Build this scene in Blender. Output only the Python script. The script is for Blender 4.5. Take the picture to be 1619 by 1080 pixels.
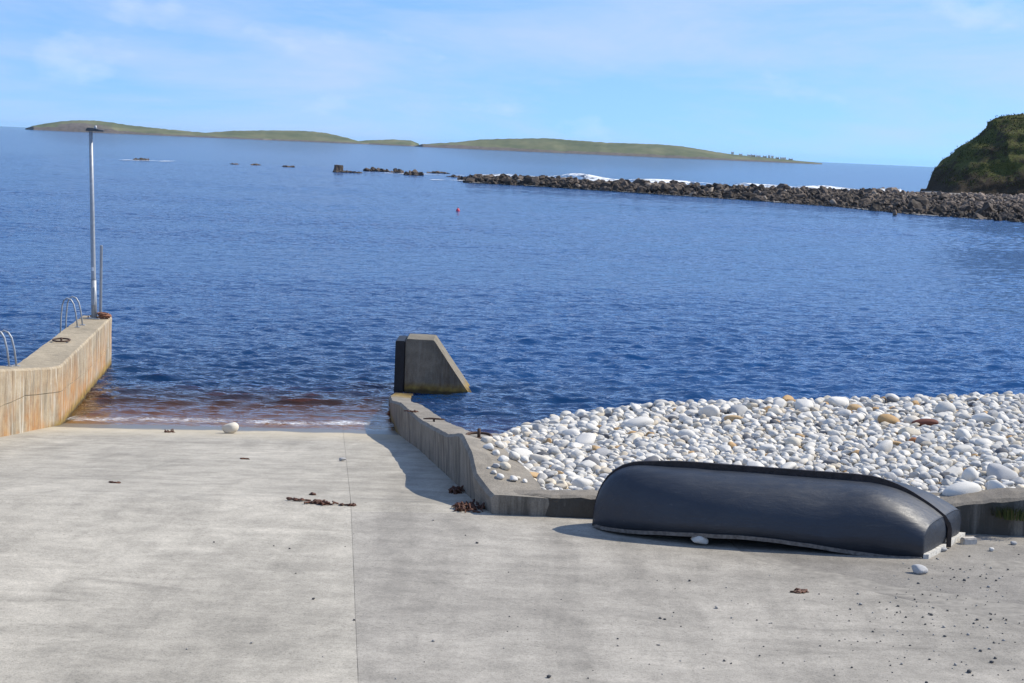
import bpy, bmesh, math, random
import numpy as np
from mathutils import Vector, Matrix, noise as mnoise
rng = np.random.default_rng(7); random.seed(7)
for o in list(bpy.data.objects): bpy.data.objects.remove(o)
scene = bpy.context.scene
COL = scene.collection

# ------------------------------------------------------------------ camera
F = 2500.0; CAMH = 6.5; CX, CY = 809.5, 540.0
ROLL = math.atan(0.0437); PITCH = math.atan((540 - 234.4) * math.cos(ROLL) / F)
fw = np.array([0, math.cos(PITCH), -math.sin(PITCH)]); u0 = np.array([0, math.sin(PITCH), math.cos(PITCH)]); r0 = np.array([1., 0, 0])
RT = math.cos(ROLL) * r0 + math.sin(ROLL) * u0; UP = math.cos(ROLL) * u0 - math.sin(ROLL) * r0
CAM = np.array([0, 0, CAMH])
cd = bpy.data.cameras.new('camera'); cam = bpy.data.objects.new('camera', cd); COL.objects.link(cam)
cam.matrix_world = Matrix(((RT[0], UP[0], -fw[0], 0), (RT[1], UP[1], -fw[1], 0), (RT[2], UP[2], -fw[2], CAMH), (0, 0, 0, 1)))
cd.sensor_width = 36.0; cd.lens = 36.0 * F / 1619.0; cd.clip_start = 0.5; cd.clip_end = 60000
scene.camera = cam

# ------------------------------------------------------------------ sky, sun, exposure
SUN_AZ = math.radians(16); SUN_EL = math.radians(44)       # azimuth from +X towards +Y
world = bpy.data.worlds.new('World'); scene.world = world; world.use_nodes = True
wn = world.node_tree.nodes; wl = world.node_tree.links; wn.clear()
w_out = wn.new('ShaderNodeOutputWorld'); w_bg = wn.new('ShaderNodeBackground'); w_sky = wn.new('ShaderNodeTexSky')
w_sky.sky_type = 'NISHITA'; w_sky.sun_disc = False; w_sky.sun_elevation = SUN_EL; w_sky.sun_rotation = math.pi / 2 - SUN_AZ
w_sky.air_density = 1.0; w_sky.dust_density = 0.0; w_sky.ozone_density = 4.0; w_sky.altitude = 0
w_bg.inputs['Strength'].default_value = 0.135
# thin cloud: streaky noise over the sky direction, stretched along the horizon
tc = wn.new('ShaderNodeTexCoord'); mp = wn.new('ShaderNodeMapping'); mp.inputs['Scale'].default_value = (4.0, 4.0, 19.0)
mp.inputs['Rotation'].default_value = (0, math.radians(-1.5), 0)
nz = wn.new('ShaderNodeTexNoise'); nz.inputs['Scale'].default_value = 1.0; nz.inputs['Detail'].default_value = 10; nz.inputs['Roughness'].default_value = 0.6; nz.inputs['Distortion'].default_value = 0.35
cr = wn.new('ShaderNodeValToRGB'); cr.color_ramp.elements[0].position = 0.40; cr.color_ramp.elements[1].position = 0.68
cr.color_ramp.elements[1].color = (0.8, 0.8, 0.8, 1)
mx = wn.new('ShaderNodeMix'); mx.data_type = 'RGBA'; mx.inputs['B'].default_value = (4.0, 4.95, 7.0, 1)
tint = wn.new('ShaderNodeMix'); tint.data_type = 'RGBA'; tint.blend_type = 'MULTIPLY'; tint.inputs['Factor'].default_value = 1.0; tint.inputs['B'].default_value = (0.95, 1.11, 1.30, 1)
sx = wn.new('ShaderNodeSeparateXYZ'); cx_ = wn.new('ShaderNodeCombineXYZ'); m1 = wn.new('ShaderNodeMath'); m1.operation = 'MULTIPLY_ADD'; m1.inputs[1].default_value = 0.86; m1.inputs[2].default_value = 0.14
m0 = wn.new('ShaderNodeMath'); m0.operation = 'MAXIMUM'; m0.inputs[1].default_value = 0.0; nrm = wn.new('ShaderNodeVectorMath'); nrm.operation = 'NORMALIZE'
wl.new(tc.outputs['Generated'], sx.inputs[0]); wl.new(sx.outputs[0], cx_.inputs[0]); wl.new(sx.outputs[1], cx_.inputs[1]); wl.new(sx.outputs[2], m0.inputs[0]); wl.new(m0.outputs[0], m1.inputs[0]); wl.new(m1.outputs[0], cx_.inputs[2])
wl.new(cx_.outputs[0], nrm.inputs[0]); wl.new(nrm.outputs[0], w_sky.inputs['Vector'])
wl.new(tc.outputs['Generated'], mp.inputs['Vector']); wl.new(mp.outputs['Vector'], nz.inputs['Vector']); wl.new(nz.outputs['Fac'], cr.inputs['Fac'])
wl.new(w_sky.outputs['Color'], tint.inputs['A']); wl.new(tint.outputs['Result'], mx.inputs['A']); wl.new(cr.outputs['Color'], mx.inputs['Factor'])
mp2 = wn.new('ShaderNodeMapping'); mp2.inputs['Scale'].default_value = (17.0, 17.0, 30.0); nz2 = wn.new('ShaderNodeTexNoise'); nz2.inputs['Scale'].default_value = 1.0; nz2.inputs['Detail'].default_value = 7; nz2.inputs['Roughness'].default_value = .5
cr2 = wn.new('ShaderNodeValToRGB'); cr2.color_ramp.elements[0].position = .60; cr2.color_ramp.elements[1].position = .78; cr2.color_ramp.elements[1].color = (.38, .38, .38, 1)
mx2 = wn.new('ShaderNodeMix'); mx2.data_type = 'RGBA'; mx2.inputs['B'].default_value = (5.6, 6.3, 7.4, 1)
wl.new(tc.outputs['Generated'], mp2.inputs['Vector']); wl.new(mp2.outputs['Vector'], nz2.inputs['Vector']); wl.new(nz2.outputs['Fac'], cr2.inputs['Fac']); wl.new(cr2.outputs['Color'], mx2.inputs['Factor']); wl.new(mx.outputs['Result'], mx2.inputs['A'])
wl.new(mx2.outputs['Result'], w_bg.inputs['Color']); wl.new(w_bg.outputs['Background'], w_out.inputs['Surface'])
sd = bpy.data.lights.new('sun', 'SUN'); sun = bpy.data.objects.new('sun', sd); COL.objects.link(sun)
sd.energy = 5.0; sd.angle = math.radians(0.5); sd.color = (1.0, 0.93, 0.81)
to_sun = Vector((math.cos(SUN_EL) * math.cos(SUN_AZ), math.cos(SUN_EL) * math.sin(SUN_AZ), math.sin(SUN_EL)))
sun.rotation_euler = to_sun.to_track_quat('Z', 'Y').to_euler(); sun.location = (30, 10, 40)
scene.view_settings.view_transform = 'Standard'; scene.view_settings.look = 'None'; scene.view_settings.gamma = 1; scene.view_settings.use_curve_mapping = False
scene.view_settings.exposure = 0.12

# ------------------------------------------------------------------ survey helpers (photo point -> place in the world)
TH = math.radians(7); W0 = 35.57; WB = 20.4
AX = np.array([-math.sin(TH), math.cos(TH)]); LX = np.array([math.cos(TH), math.sin(TH)])   # slip axis, across
def wcoord(x, y): return x * AX[0] + y * AX[1]
def zg(x, y):
    w = wcoord(x, y)
    return np.where(w > WB, .12 * (W0 - w), .12 * (W0 - WB) + .02 * (WB - w))
def ray(px, py): return fw + RT * (px - CX) / F - UP * (py - CY) / F
def sp(px, py, z): d = ray(px, py); return CAM + d * (z - CAMH) / d[2]
def dp(px, py, y): d = ray(px, py); return CAM + d * y / d[1]
def gp(px, py):
    z = 1.0
    for i in range(50): P = sp(px, py, z); z = .5 * z + .5 * float(zg(P[0], P[1]))
    return P
def xy(w, q): return np.array([AX[0] * w + LX[0] * q, AX[1] * w + LX[1] * q])

# ------------------------------------------------------------------ mesh helpers
def link(o, parent=None):
    COL.objects.link(o)
    if parent is not None: o.parent = parent
    return o
def mesh(name, V, Fc, mat=None, smooth=False):
    me = bpy.data.meshes.new(name)
    V = np.asarray(V, dtype=np.float32)
    if isinstance(Fc, np.ndarray):
        n, k = Fc.shape
        me.vertices.add(len(V)); me.vertices.foreach_set('co', V.ravel())
        me.loops.add(n * k); me.loops.foreach_set('vertex_index', Fc.astype(np.int32).ravel())
        me.polygons.add(n); me.polygons.foreach_set('loop_start', np.arange(0, n * k, k, dtype=np.int32))
        me.update(calc_edges=True); me.validate()
    else:
        me.from_pydata([tuple(map(float, v)) for v in V], [], Fc); me.update()
    if smooth: me.polygons.foreach_set('use_smooth', [True] * len(me.polygons))
    if mat: me.materials.append(mat)
    return me
def obj(name, V, Fc, mat, parent=None, loc=(0, 0, 0), smooth=False):
    o = bpy.data.objects.new(name, mesh(name, V, Fc, mat, smooth)); o.location = loc
    return link(o, parent)
def bmobj(name, bm, mat, parent=None, loc=(0, 0, 0), smooth=False):
    bmesh.ops.recalc_face_normals(bm, faces=bm.faces)
    me = bpy.data.meshes.new(name); bm.to_mesh(me); bm.free(); me.materials.append(mat)
    if smooth: me.polygons.foreach_set('use_smooth', [True] * len(me.polygons))
    o = bpy.data.objects.new(name, me); o.location = loc
    return link(o, parent)
def empty(name, loc): o = bpy.data.objects.new(name, None); o.location = loc; o.empty_display_size = .2; return link(o)
def tag(o, label, cat, group=None):
    o['label'] = label; o['category'] = cat
    if group: o['group'] = group
    return o
def structure(o): o['kind'] = 'structure'; return o
def stuff(o, label=None, cat=None):
    o['kind'] = 'stuff'
    if label: o['label'] = label; o['category'] = cat
    return o
def loft(secs, close=True):
    """secs: list of equal-length point rings -> verts, quads with end caps"""
    n = len(secs[0]); V = [p for s in secs for p in s]; Fc = []
    for i in range(len(secs) - 1):
        for j in range(n if close else n - 1):
            a = i * n + j; b = i * n + (j + 1) % n; Fc.append((a, b, b + n, a + n))
    if close:
        Fc.append(tuple(range(n - 1, -1, -1))); Fc.append(tuple((len(secs) - 1) * n + j for j in range(n)))
    return V, Fc
def loft_bm(secs):
    V, Fc = loft(secs); bm = bmesh.new(); vs = [bm.verts.new(tuple(map(float, p))) for p in V]
    for f in Fc: bm.faces.new([vs[i] for i in f])
    return bm
def wobble(bm, amp, sc, seed=0):
    for v in bm.verts:
        d = mnoise.noise_vector(Vector(v.co) * sc + Vector((seed, seed * 2.3, 0)))
        d2 = mnoise.noise_vector(Vector(v.co) * sc * 3.7 + Vector((seed, 0, 7)))
        v.co += d * amp + d2 * amp * .5
def tube(path, rad, n=8):
    path = [Vector(p) for p in path]; secs = []; up = Vector((0.13, 0.21, 1)).normalized()
    for i, p in enumerate(path):
        t = (path[min(i + 1, len(path) - 1)] - path[max(i - 1, 0)]).normalized()
        a = t.cross(up)
        if a.length < .05: a = t.cross(Vector((1, 0, 0)))
        a.normalize(); b = t.cross(a); r = rad[i] if isinstance(rad, (list, tuple)) else rad
        secs.append([p + a * (r * math.cos(2 * math.pi * k / n)) + b * (r * math.sin(2 * math.pi * k / n)) for k in range(n)])
    return loft(secs)
def box(bm, c, s, rz=0):
    r = bmesh.ops.create_cube(bm, size=1); m = Matrix.Translation(c) @ Matrix.Rotation(rz, 4, 'Z') @ Matrix.Diagonal((*s, 1))
    bmesh.ops.transform(bm, matrix=m, verts=r['verts']); return r['verts']
def ico(sub):
    bm = bmesh.new(); bmesh.ops.create_icosphere(bm, subdivisions=sub, radius=1)
    V = np.array([v.co[:] for v in bm.verts]); Fc = np.array([[v.index for v in f.verts] for f in bm.faces]); bm.free(); return V, Fc
ICO = {k: ico(k) for k in (1, 2, 3)}
def stone_shape(sub, seed, cuts, lo, hi, soft=0.0):
    g = np.random.default_rng(seed); V = ICO[sub][0].copy()
    for i in range(cuts):
        n = g.normal(size=3); n /= np.linalg.norm(n); c = g.uniform(lo, hi)
        d = V @ n - c; V -= np.outer(np.maximum(d, 0) * (1 - soft), n)
    return V
def rot_rand(g, flat=True):
    a = g.uniform(0, 2 * math.pi); t = g.normal(0, .22, 2) if flat else g.normal(0, 1.2, 2)
    return np.array(Matrix.Rotation(a, 3, 'Z') @ Matrix.Rotation(t[0], 3, 'X') @ Matrix.Rotation(t[1], 3, 'Y'))

# ------------------------------------------------------------------ materials
class NT:
    def __init__(s, name):
        s.m = bpy.data.materials.new(name); s.m.use_nodes = True; s.t = s.m.node_tree; s.t.nodes.clear()
        s.out = s.n('ShaderNodeOutputMaterial'); s.tc = s.n('ShaderNodeTexCoord')
    def n(s, k, **kw):
        x = s.t.nodes.new(k)
        for a, b in kw.items(): setattr(x, a, b)
        return x
    def l(s, a, b): s.t.links.new(a, b)
    def setv(s, inp, v):
        if hasattr(v, 'is_linked') or isinstance(v, bpy.types.NodeSocket): s.l(v, inp)
        else: inp.default_value = v
    def noise(s, scale, detail=4, rough=.55, vec=None, stretch=None, dist=0):
        x = s.n('ShaderNodeTexNoise'); x.inputs['Scale'].default_value = scale; x.inputs['Detail'].default_value = detail
        x.inputs['Roughness'].default_value = rough; x.inputs['Distortion'].default_value = dist
        v = vec or s.tc.outputs['Object']
        if stretch: mpn = s.n('ShaderNodeMapping'); mpn.inputs['Scale'].default_value = stretch; s.l(v, mpn.inputs['Vector']); v = mpn.outputs['Vector']
        s.l(v, x.inputs['Vector']); return x.outputs['Fac']
    def ramp(s, fac, stops):
        x = s.n('ShaderNodeValToRGB'); e = x.color_ramp.elements
        while len(e) < len(stops): e.new(.5)
        for i, (p, c) in enumerate(stops):
            e[i].position = p; e[i].color = (c, c, c, 1) if isinstance(c, (int, float)) else (*c, 1)
        s.l(fac, x.inputs['Fac']); return x.outputs['Color']
    def mix(s, fac, a, b, mode='MIX'):
        x = s.n('ShaderNodeMix', data_type='RGBA', blend_type=mode)
        for inp, v in ((x.inputs['Factor'], fac), (x.inputs['A'], a), (x.inputs['B'], b)):
            if isinstance(v, tuple): inp.default_value = (*v, 1)
            else: s.setv(inp, v)
        return x.outputs['Result']
    def math(s, op, a, b=0.0, clamp=False):
        x = s.n('ShaderNodeMath', operation=op); x.use_clamp = clamp
        s.setv(x.inputs[0], a); s.setv(x.inputs[1], b); return x.outputs[0]
    def bump(s, h, strength=.3, dist=.02, normal=None):
        x = s.n('ShaderNodeBump'); x.inputs['Strength'].default_value = strength; x.inputs['Distance'].default_value = dist
        s.l(h, x.inputs['Height'])
        if normal: s.l(normal, x.inputs['Normal'])
        return x.outputs['Normal']
    def sep(s, v): x = s.n('ShaderNodeSeparateXYZ'); s.l(v, x.inputs[0]); return x.outputs
    def pos(s): return s.n('ShaderNodeNewGeometry').outputs['Position']
    def bsdf(s, color, rough=.7, normal=None, spec=.4, metal=0.0):
        x = s.n('ShaderNodeBsdfPrincipled')
        if isinstance(color, tuple): x.inputs['Base Color'].default_value = (*color, 1)
        else: s.l(color, x.inputs['Base Color'])
        s.setv(x.inputs['Roughness'], rough); x.inputs['Specular IOR Level'].default_value = spec; x.inputs['Metallic'].default_value = metal
        if normal: s.l(normal, x.inputs['Normal'])
        s.l(x.outputs[0], s.out.inputs['Surface']); return x

def m_simple(name, col, rough=.6, var=.25, scale=8, bump=.2, metal=0.0, spec=.4):
    t = NT(name); n1 = t.noise(scale, 5); a = tuple(c * (1 - var) for c in col); b = tuple(min(1, c * (1 + var)) for c in col)
    t.bsdf(t.ramp(n1, [(.3, a), (.7, b)]), rough, t.bump(t.noise(scale * 4, 4), bump, .01), spec, metal); return t.m

def m_slab(name, base=(.435, .400, .332)):
    """brushed slipway concrete: blotches, fine grit, brush lines across, algae below the tide line"""
    t = NT(name); p = t.pos(); oi = t.n('ShaderNodeObjectInfo')
    big = t.noise(.35, 5, .6, p); mid = t.noise(2.2, 6, .65, p, dist=.4); grit = t.noise(55, 4, .7, p); grit2 = t.noise(16, 5, .7, p)
    broom = t.noise(1.0, 4, .6, p, (.8, 3.6, 1)); tracks = t.noise(.8, 5, .6, p, (1.9, .22, 1), .5); smear = t.noise(1.0, 5, .6, p, (.45, 1.5, 1), 1.2)
    c = t.ramp(big, [(.3, tuple(b * .84 for b in base)), (.68, tuple(b * 1.09 for b in base))])
    c = t.mix(1.0, c, t.ramp(mid, [(.3, .78), (.65, 1.1)]), 'MULTIPLY')
    c = t.mix(.6, c, t.ramp(broom, [(.3, .80), (.7, 1.1)]), 'MULTIPLY'); c = t.mix(1.0, c, t.ramp(smear, [(.24, .72), (.42, 1.0)]), 'MULTIPLY')
    c = t.mix(.9, c, t.ramp(tracks, [(.32, .80), (.55, 1.03)]), 'MULTIPLY')
    c = t.mix(.55, c, t.ramp(grit, [(.33, .55), (.5, 1.0), (.72, 1.25)]), 'MULTIPLY')
    c = t.mix(.6, c, t.ramp(grit2, [(.3, .75), (.6, 1.06)]), 'MULTIPLY')
    fl = t.noise(24, 3, .6, p, (1, 2.0, 1)); c = t.mix(.75, c, t.ramp(fl, [(.30, .42), (.40, 1.0), (.64, 1.0), (.74, 1.22)]), 'MULTIPLY')
    sc = t.math('MULTIPLY_ADD', oi.outputs['Random'], .08); sc.node.inputs[2].default_value = .96
    c = t.mix(1.0, c, sc, 'MULTIPLY')
    z = t.sep(p)[2]
    zz = t.math('ADD', z, t.math('MULTIPLY', t.math('SUBTRACT', t.noise(1.3, 5, .6, p), .5), .16))
    yel = t.ramp(t.math('MULTIPLY', zz, 1.0), [(.16, .7), (.50, 0.0)])            # tide-washed pale yellow band
    c = t.mix(yel, c, (.52, .45, .32))
    wet = t.ramp(zz, [(.13, 1.0), (.17, 0.0)])
    c = t.mix(wet, c, (.16, .145, .12))
    alg = t.ramp(t.math('ADD', zz, .5), [(.46, 1.0), (.52, 0.0)])
    c = t.mix(alg, c, t.ramp(t.noise(3, 5, .6, p), [(.35, (.16, .055, .012)), (.5, (.34, .15, .028)), (.68, (.50, .32, .09))]))
    rough = t.math('MULTIPLY_ADD', wet, -.55); rough.node.inputs[2].default_value = .88
    h = t.mix(.5, grit, grit2); nb = t.bump(h, .55, .012)
    t.bsdf(c, rough, t.bump(broom, .12, .02, nb), .3); return t.m

def m_wall(name, base, orange=0.0, white=0.4, dark=.5, algae=True, cover=.48):
    """cast concrete wall: drip streaks, rust stain, white lime runs, tide line"""
    t = NT(name); p = t.pos(); geo = t.n('ShaderNodeNewGeometry'); nzv = t.sep(geo.outputs['True Normal'])[2]
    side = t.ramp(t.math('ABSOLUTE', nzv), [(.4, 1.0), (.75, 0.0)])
    big = t.noise(1.1, 5, .6, p); mid = t.noise(5, 6, .65, p); grit = t.noise(45, 4, .7, p)
    st = t.noise(1.0, 6, .65, p, (4, 4, .5), .5); st2 = t.noise(1.0, 6, .65, p, (2.2, 2.2, .55), .6); st3 = t.noise(1.0, 6, .7, p, (8, 8, .55), .4)
    c = t.ramp(big, [(.3, tuple(b * .78 for b in base)), (.7, tuple(b * 1.12 for b in base))])
    c = t.mix(.8, c, t.ramp(mid, [(.3, .72), (.62, 1.08)]), 'MULTIPLY')
    c = t.mix(.8, c, t.ramp(grit, [(.35, .70), (.6, 1.08)]), 'MULTIPLY')
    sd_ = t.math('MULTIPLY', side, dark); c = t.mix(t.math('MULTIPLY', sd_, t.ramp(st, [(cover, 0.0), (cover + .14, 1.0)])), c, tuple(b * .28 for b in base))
    z = t.sep(p)[2]
    if orange:
        zl = t.ramp(t.math('MULTIPLY', z, .5), [(.28, 1.0), (.62, .22)]); om = t.math('MULTIPLY', t.math('MULTIPLY', t.math('MULTIPLY', zl, t.ramp(st2, [(.30, .2), (.52, 1.0)])), t.ramp(t.noise(.6, 4, .6, p), [(.40, .06), (.54, 1.0)])), t.math('MULTIPLY', side, orange))
        c = t.mix(om, c, t.ramp(mid, [(.3, (.33, .15, .055)), (.7, (.45, .27, .11))]))
    wm = t.math('MULTIPLY', t.ramp(st3, [(.52, 0.0), (.66, 1.0)]), t.math('MULTIPLY', side, white)); c = t.mix(wm, c, (.58, .55, .47))
    if algae:
        zz = t.math('ADD', z, t.math('MULTIPLY', t.math('SUBTRACT', t.noise(4, 4, .6, p), .5), .12))
        c = t.mix(t.ramp(zz, [(.10, .9), (.26, 0.0)]), c, t.ramp(mid, [(.35, (.13, .075, .02)), (.65, (.30, .21, .05))]))
        c = t.mix(t.ramp(zz, [(.02, .85), (.08, 0.0)]), c, (.045, .035, .018))
    t.bsdf(c, .88, t.bump(grit, .5, .012, t.bump(mid, .4, .03)), .25); return t.m

M = {}
M['slab'] = m_slab('slipway concrete'); M['slab_grey'] = m_slab('apron concrete', (.365, .336, .285)); M['tarmac'] = m_slab('worn tarmac', (.28, .258, .222))
M['joint'] = m_simple('joint filler', (.25, .23, .195), .9)
M['pier'] = m_wall('pier concrete', (.40, .335, .235), 1.0, .8, .75)
M['wall'] = m_wall('slip wall concrete', (.27, .24, .195), .10, .15, .8)
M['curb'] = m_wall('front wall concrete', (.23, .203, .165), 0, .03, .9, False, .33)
M['block'] = m_wall('end block concrete', (.215, .19, .145), .08, .12, .7)
M['fender'] = m_simple('black fender', (.012, .013, .016), .55, .3, 6, .4)
M['galv'] = m_simple('galvanised steel', (.33, .35, .37), .5, .15, 12, .1, .35)
M['darkmetal'] = m_simple('dark lamp housing', (.06, .065, .07), .5)
M['rust'] = m_simple('rusty iron', (.085, .05, .035), .85, .4, 30, .6)
M['weed'] = m_simple('dried kelp', (.085, .032, .016), .55, .6, 14, .8)
M['wood'] = m_simple('weathered wood', (.15, .135, .12), .85, .45, 22, .6)
M['whitewood'] = m_simple('flaking white paint', (.55, .53, .48), .8, .35, 18, .5)
M['keel'] = m_simple('tarred keel timber', (.030, .022, .020), .6, .5, 14, .5)
M['brick'] = m_simple('pale brick', (.50, .46, .40), .9, .2, 25, .4)
M['rope'] = m_simple('orange rope', (.26, .12, .07), .9, .4, 20, .5)
M['buoy'] = m_simple('pink buoy', (.62, .06, .09), .5)
M['foamw'] = m_simple('white float', (.78, .79, .80), .5, .06, 9, .1)

def m_stone(name, a, b, scale=5, rough=.75):
    t = NT(name); oi = t.n('ShaderNodeObjectInfo'); n1 = t.noise(scale, 5, .6); 
    c = t.mix(t.math('ADD', t.math('MULTIPLY', oi.outputs['Random'], .75), t.math('MULTIPLY', n1, .35), True), a, b)
    c = t.mix(.6, c, t.ramp(t.noise(scale * 4, 5, .7), [(.3, .80), (.6, 1.04)]), 'MULTIPLY')
    t.bsdf(c, rough, t.bump(t.noise(scale * 7, 4), .22, .02), .35); return t.m
M['p_white'] = m_stone('white quartzite', (.53, .507, .455), (.71, .682, .62)); M['p_grey'] = m_stone('pale grey stone', (.33, .33, .32), (.48, .47, .455))
M['p_cream'] = m_stone('cream stone', (.58, .51, .38), (.66, .61, .52)); M['p_tan'] = m_stone('tan stone', (.42, .26, .11), (.52, .36, .19))
M['p_dark'] = m_stone('dark grey stone', (.07, .075, .085), (.15, .15, .155)); M['p_red'] = m_stone('dark red stone', (.10, .03, .02), (.16, .055, .035)); M['p_rust'] = m_stone('rust stone', (.36, .14, .05), (.42, .18, .07))
M['boulder'] = m_stone('reef boulder', (.075, .055, .042), (.19, .145, .11), 1.2, .85); M['boulder_pale'] = m_stone('pale reef boulder', (.20, .165, .13), (.30, .25, .20), 1.2, .85)
def m_attr(name, attr, rough=.78, scale=9):
    t = NT(name); a = t.n('ShaderNodeAttribute', attribute_name=attr)
    c = t.mix(.6, a.outputs['Color'], t.ramp(t.noise(scale * 3, 5, .7), [(.3, .82), (.6, 1.04)]), 'MULTIPLY')
    t.bsdf(c, rough, t.bump(t.noise(scale * 5, 4), .25, .02), .35); return t.m
M['p_attr'] = m_attr('mixed beach stones', 'tint'); M['r_attr'] = m_attr('mixed reef rubble', 'tint', .85, 1.5); M['g_attr'] = m_attr('turf tufts', 'tint', .9, 2.0)

# ------------------------------------------------------------------ slipway and apron
base = structure(empty('slipway', (0, 0, 0)))
def sheet(name, corner_fn, nw, nq, mat, parent, thick=.12, seed=0, amp=.006):
    """top sheet from (u,v) in 0..1 with skirt"""
    V = []; Fc = []
    for i in range(nw + 1):
        for j in range(nq + 1):
            x, y = corner_fn(i / nw, j / nq); z = float(zg(x, y)) + amp * mnoise.noise(Vector((x * .7 + seed, y * .7, 3)))
            V.append((x, y, z))
    n = (nw + 1) * (nq + 1); ed = [(i, 0) for i in range(nw + 1)] + [(nw, j) for j in range(1, nq + 1)] + [(i, nq) for i in range(nw - 1, -1, -1)] + [(0, j) for j in range(nq - 1, 0, -1)]
    idx = lambda i, j: i * (nq + 1) + j
    for i in range(nw):
        for j in range(nq): Fc.append((idx(i, j), idx(i, j + 1), idx(i + 1, j + 1), idx(i + 1, j)))
    for k, (i, j) in enumerate(ed): a = V[idx(i, j)]; V.append((a[0], a[1], a[2] - thick))
    m_ = len(ed)
    for k in range(m_): k2 = (k + 1) % m_; Fc.append((idx(*ed[k]), idx(*ed[k2]), n + k2, n + k))
    o = obj(name, V, Fc, mat, parent); bm = bmesh.new(); bm.from_mesh(o.data); bmesh.ops.recalc_face_normals(bm, faces=bm.faces); bm.to_mesh(o.data); bm.free(); return o
JA = np.array([-3.48, 33.03]); JB = np.array([-1.17, 12.88])
def jx(y): return JA[0] + (y - JA[1]) * (JB[0] - JA[0]) / (JB[1] - JA[1])
def quad(P00, P01, P11, P10):    # u: 0->1 along, v across
    P = [np.array(p, float) for p in (P00, P01, P11, P10)]
    return lambda u, v: (P[0] * (1 - u) * (1 - v) + P[1] * (1 - u) * v + P[2] * u * v + P[3] * u * (1 - v))
def jline(w, off): # joint point at slip coordinate w
    off += .005 * mnoise.noise(Vector((w * 1.7, math.copysign(3, off), 0))) + .004 * mnoise.noise(Vector((w * 6, math.copysign(5, off), 0)))
    y = w
    for k in range(8): y = (w - AX[0] * (jx(y) + off)) / AX[1]
    return np.array([jx(y) + off, y])
def across(w, q): return xy(w, q)
G = .0022
wb1 = 23.4; wt = 19.75; wlow = 50.0
sheet('slab', quad(across(wb1 + G, -10.5), jline(wb1 + G, -G), jline(wlow, -G), across(wlow, -10.5)), 90, 16, M['slab'], base, seed=0)
sheet('slab', quad(jline(wt + G, G), across(wt + G, 2.6), across(wlow, 2.6), jline(wlow, G)), 100, 8, M['slab'], base, seed=0)
sheet('slab', quad(across(-4, -16), jline(-4, -G), jline(wb1 - G, -G), across(wb1 - G, -16)), 60, 20, M['slab'], base, seed=0)
# upper right apron with a crack line to the tarmac on the right
ck = [gp(1180, 876)[:2], gp(1210, 890)[:2], gp(1300, 914)[:2], gp(1400, 940)[:2], gp(1500, 962)[:2], gp(1619, 990)[:2]]
ckpts = [np.array([2.55, 19.9])] + [np.array(c) for c in ck] + [np.array([7.5, 13.6]), np.array([14.0, 8.0]), np.array([16.0, -4.0])]
cs = np.cumsum([0] + [np.linalg.norm(ckpts[i + 1] - ckpts[i]) for i in range(len(ckpts) - 1)])
def ckp(u, off=0):
    s = u * cs[-1]; x = np.interp(s, cs, [p[0] for p in ckpts]); y = np.interp(s, cs, [p[1] for p in ckpts])
    n = mnoise.noise(Vector((x * 2.5, y * 2.5, 0))) * .05
    return np.array([x + n + off, y + n + off])
def apron(u, v):
    a = jline(wt - G - u * (wt + 4), G); b = ckp(u, -.012)
    if u == 0: b = across(wt - G, 5.0 if False else 4.9)
    return a * (1 - v) + b * v
sheet('slab', apron, 70, 14, M['slab_grey'], base, seed=0)
def tarm(u, v):
    a = ckp(u, .010); b = np.array([17.0, 20.3 - u * 24]); return a * (1 - v) + b * v
sheet('slab', tarm, 70, 14, M['tarmac'], base, seed=5, amp=.03)
# sub-base that shows in the joints
bs = sheet('sub_base', quad(across(-5, -18), across(-5, 18.5), across(52, 2.6), across(52, -10.5)), 60, 20, M['joint'], base, seed=0)
bs.location.z = -.005

# ------------------------------------------------------------------ pier on the left
pier = tag(empty('pier', (-10.3, 36, 0)), 'rust-stained concrete pier running out along the left side of the slipway', 'pier')
PB = np.array([-10.3, 36, 0])
E0 = sp(178, 577, 0)
ys = [8, 14, 20, 26, 29.78, 31.5, 32.8, 33.6, 34.1, 35, 36.5, 38, 39.5, 41, 42.3, 43.2, 43.72, 43.8]
inx = lambda y: float(np.interp(y, [0, 29.78, 34.1, 43.8], [-9.2, -9.74, -9.8, -11.17]))
ztop = lambda y: float(np.interp(y, [8, 29.78, 33.4, 34.1, 43.8], [4.2, 1.90, 1.43, 1.37, 1.37]))
zjo = lambda y: float(np.interp(y, [8, 29.78, 31.5, 34.1, 38, 43.8], [3.4, 1.16, 1.12, .80, .62, .60]))
wid = lambda y: float(np.interp(y, [8, 34, 44], [.98, .98, .84]))
ysf = sorted(set(list(np.arange(8, 43.7, .25)) + [43.74, 43.8]))
def pier_course(lo, hi, name, inset, ch=.045):
    secs = []
    for y in ysf:
        e = .05 if y > 43.79 else 0.0
        xi = inx(y) - inset - e; xo = inx(y) - wid(y) + inset + e; a = lo(y); b = hi(y) - e; h = b - a
        ring = [(xi, y, a), (xi, y, a + h * .33), (xi, y, a + h * .66), (xi, y, b - ch), (xi - ch * .8, y, b), ((2 * xi + xo) / 3, y, b), ((xi + 2 * xo) / 3, y, b), (xo + ch, y, b), (xo, y, b - ch), (xo, y, a)]
        secs.append([np.array(q) - PB for q in ring])
    bm = loft_bm(secs); wobble(bm, .014, 2.1, 3)
    return bmobj(name, bm, M['pier'], pier, smooth=False)
pier_course(lambda y: -2.0, lambda y: zjo(y) - .007, 'lower_course', 0.0, .002)
pier_course(lambda y: zjo(y) + .007, ztop, 'upper_course', 0.0)
pier_course(lambda y: -1.0, lambda y: ztop(y) - .12, 'joint_core', 0.09, .002)

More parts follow.
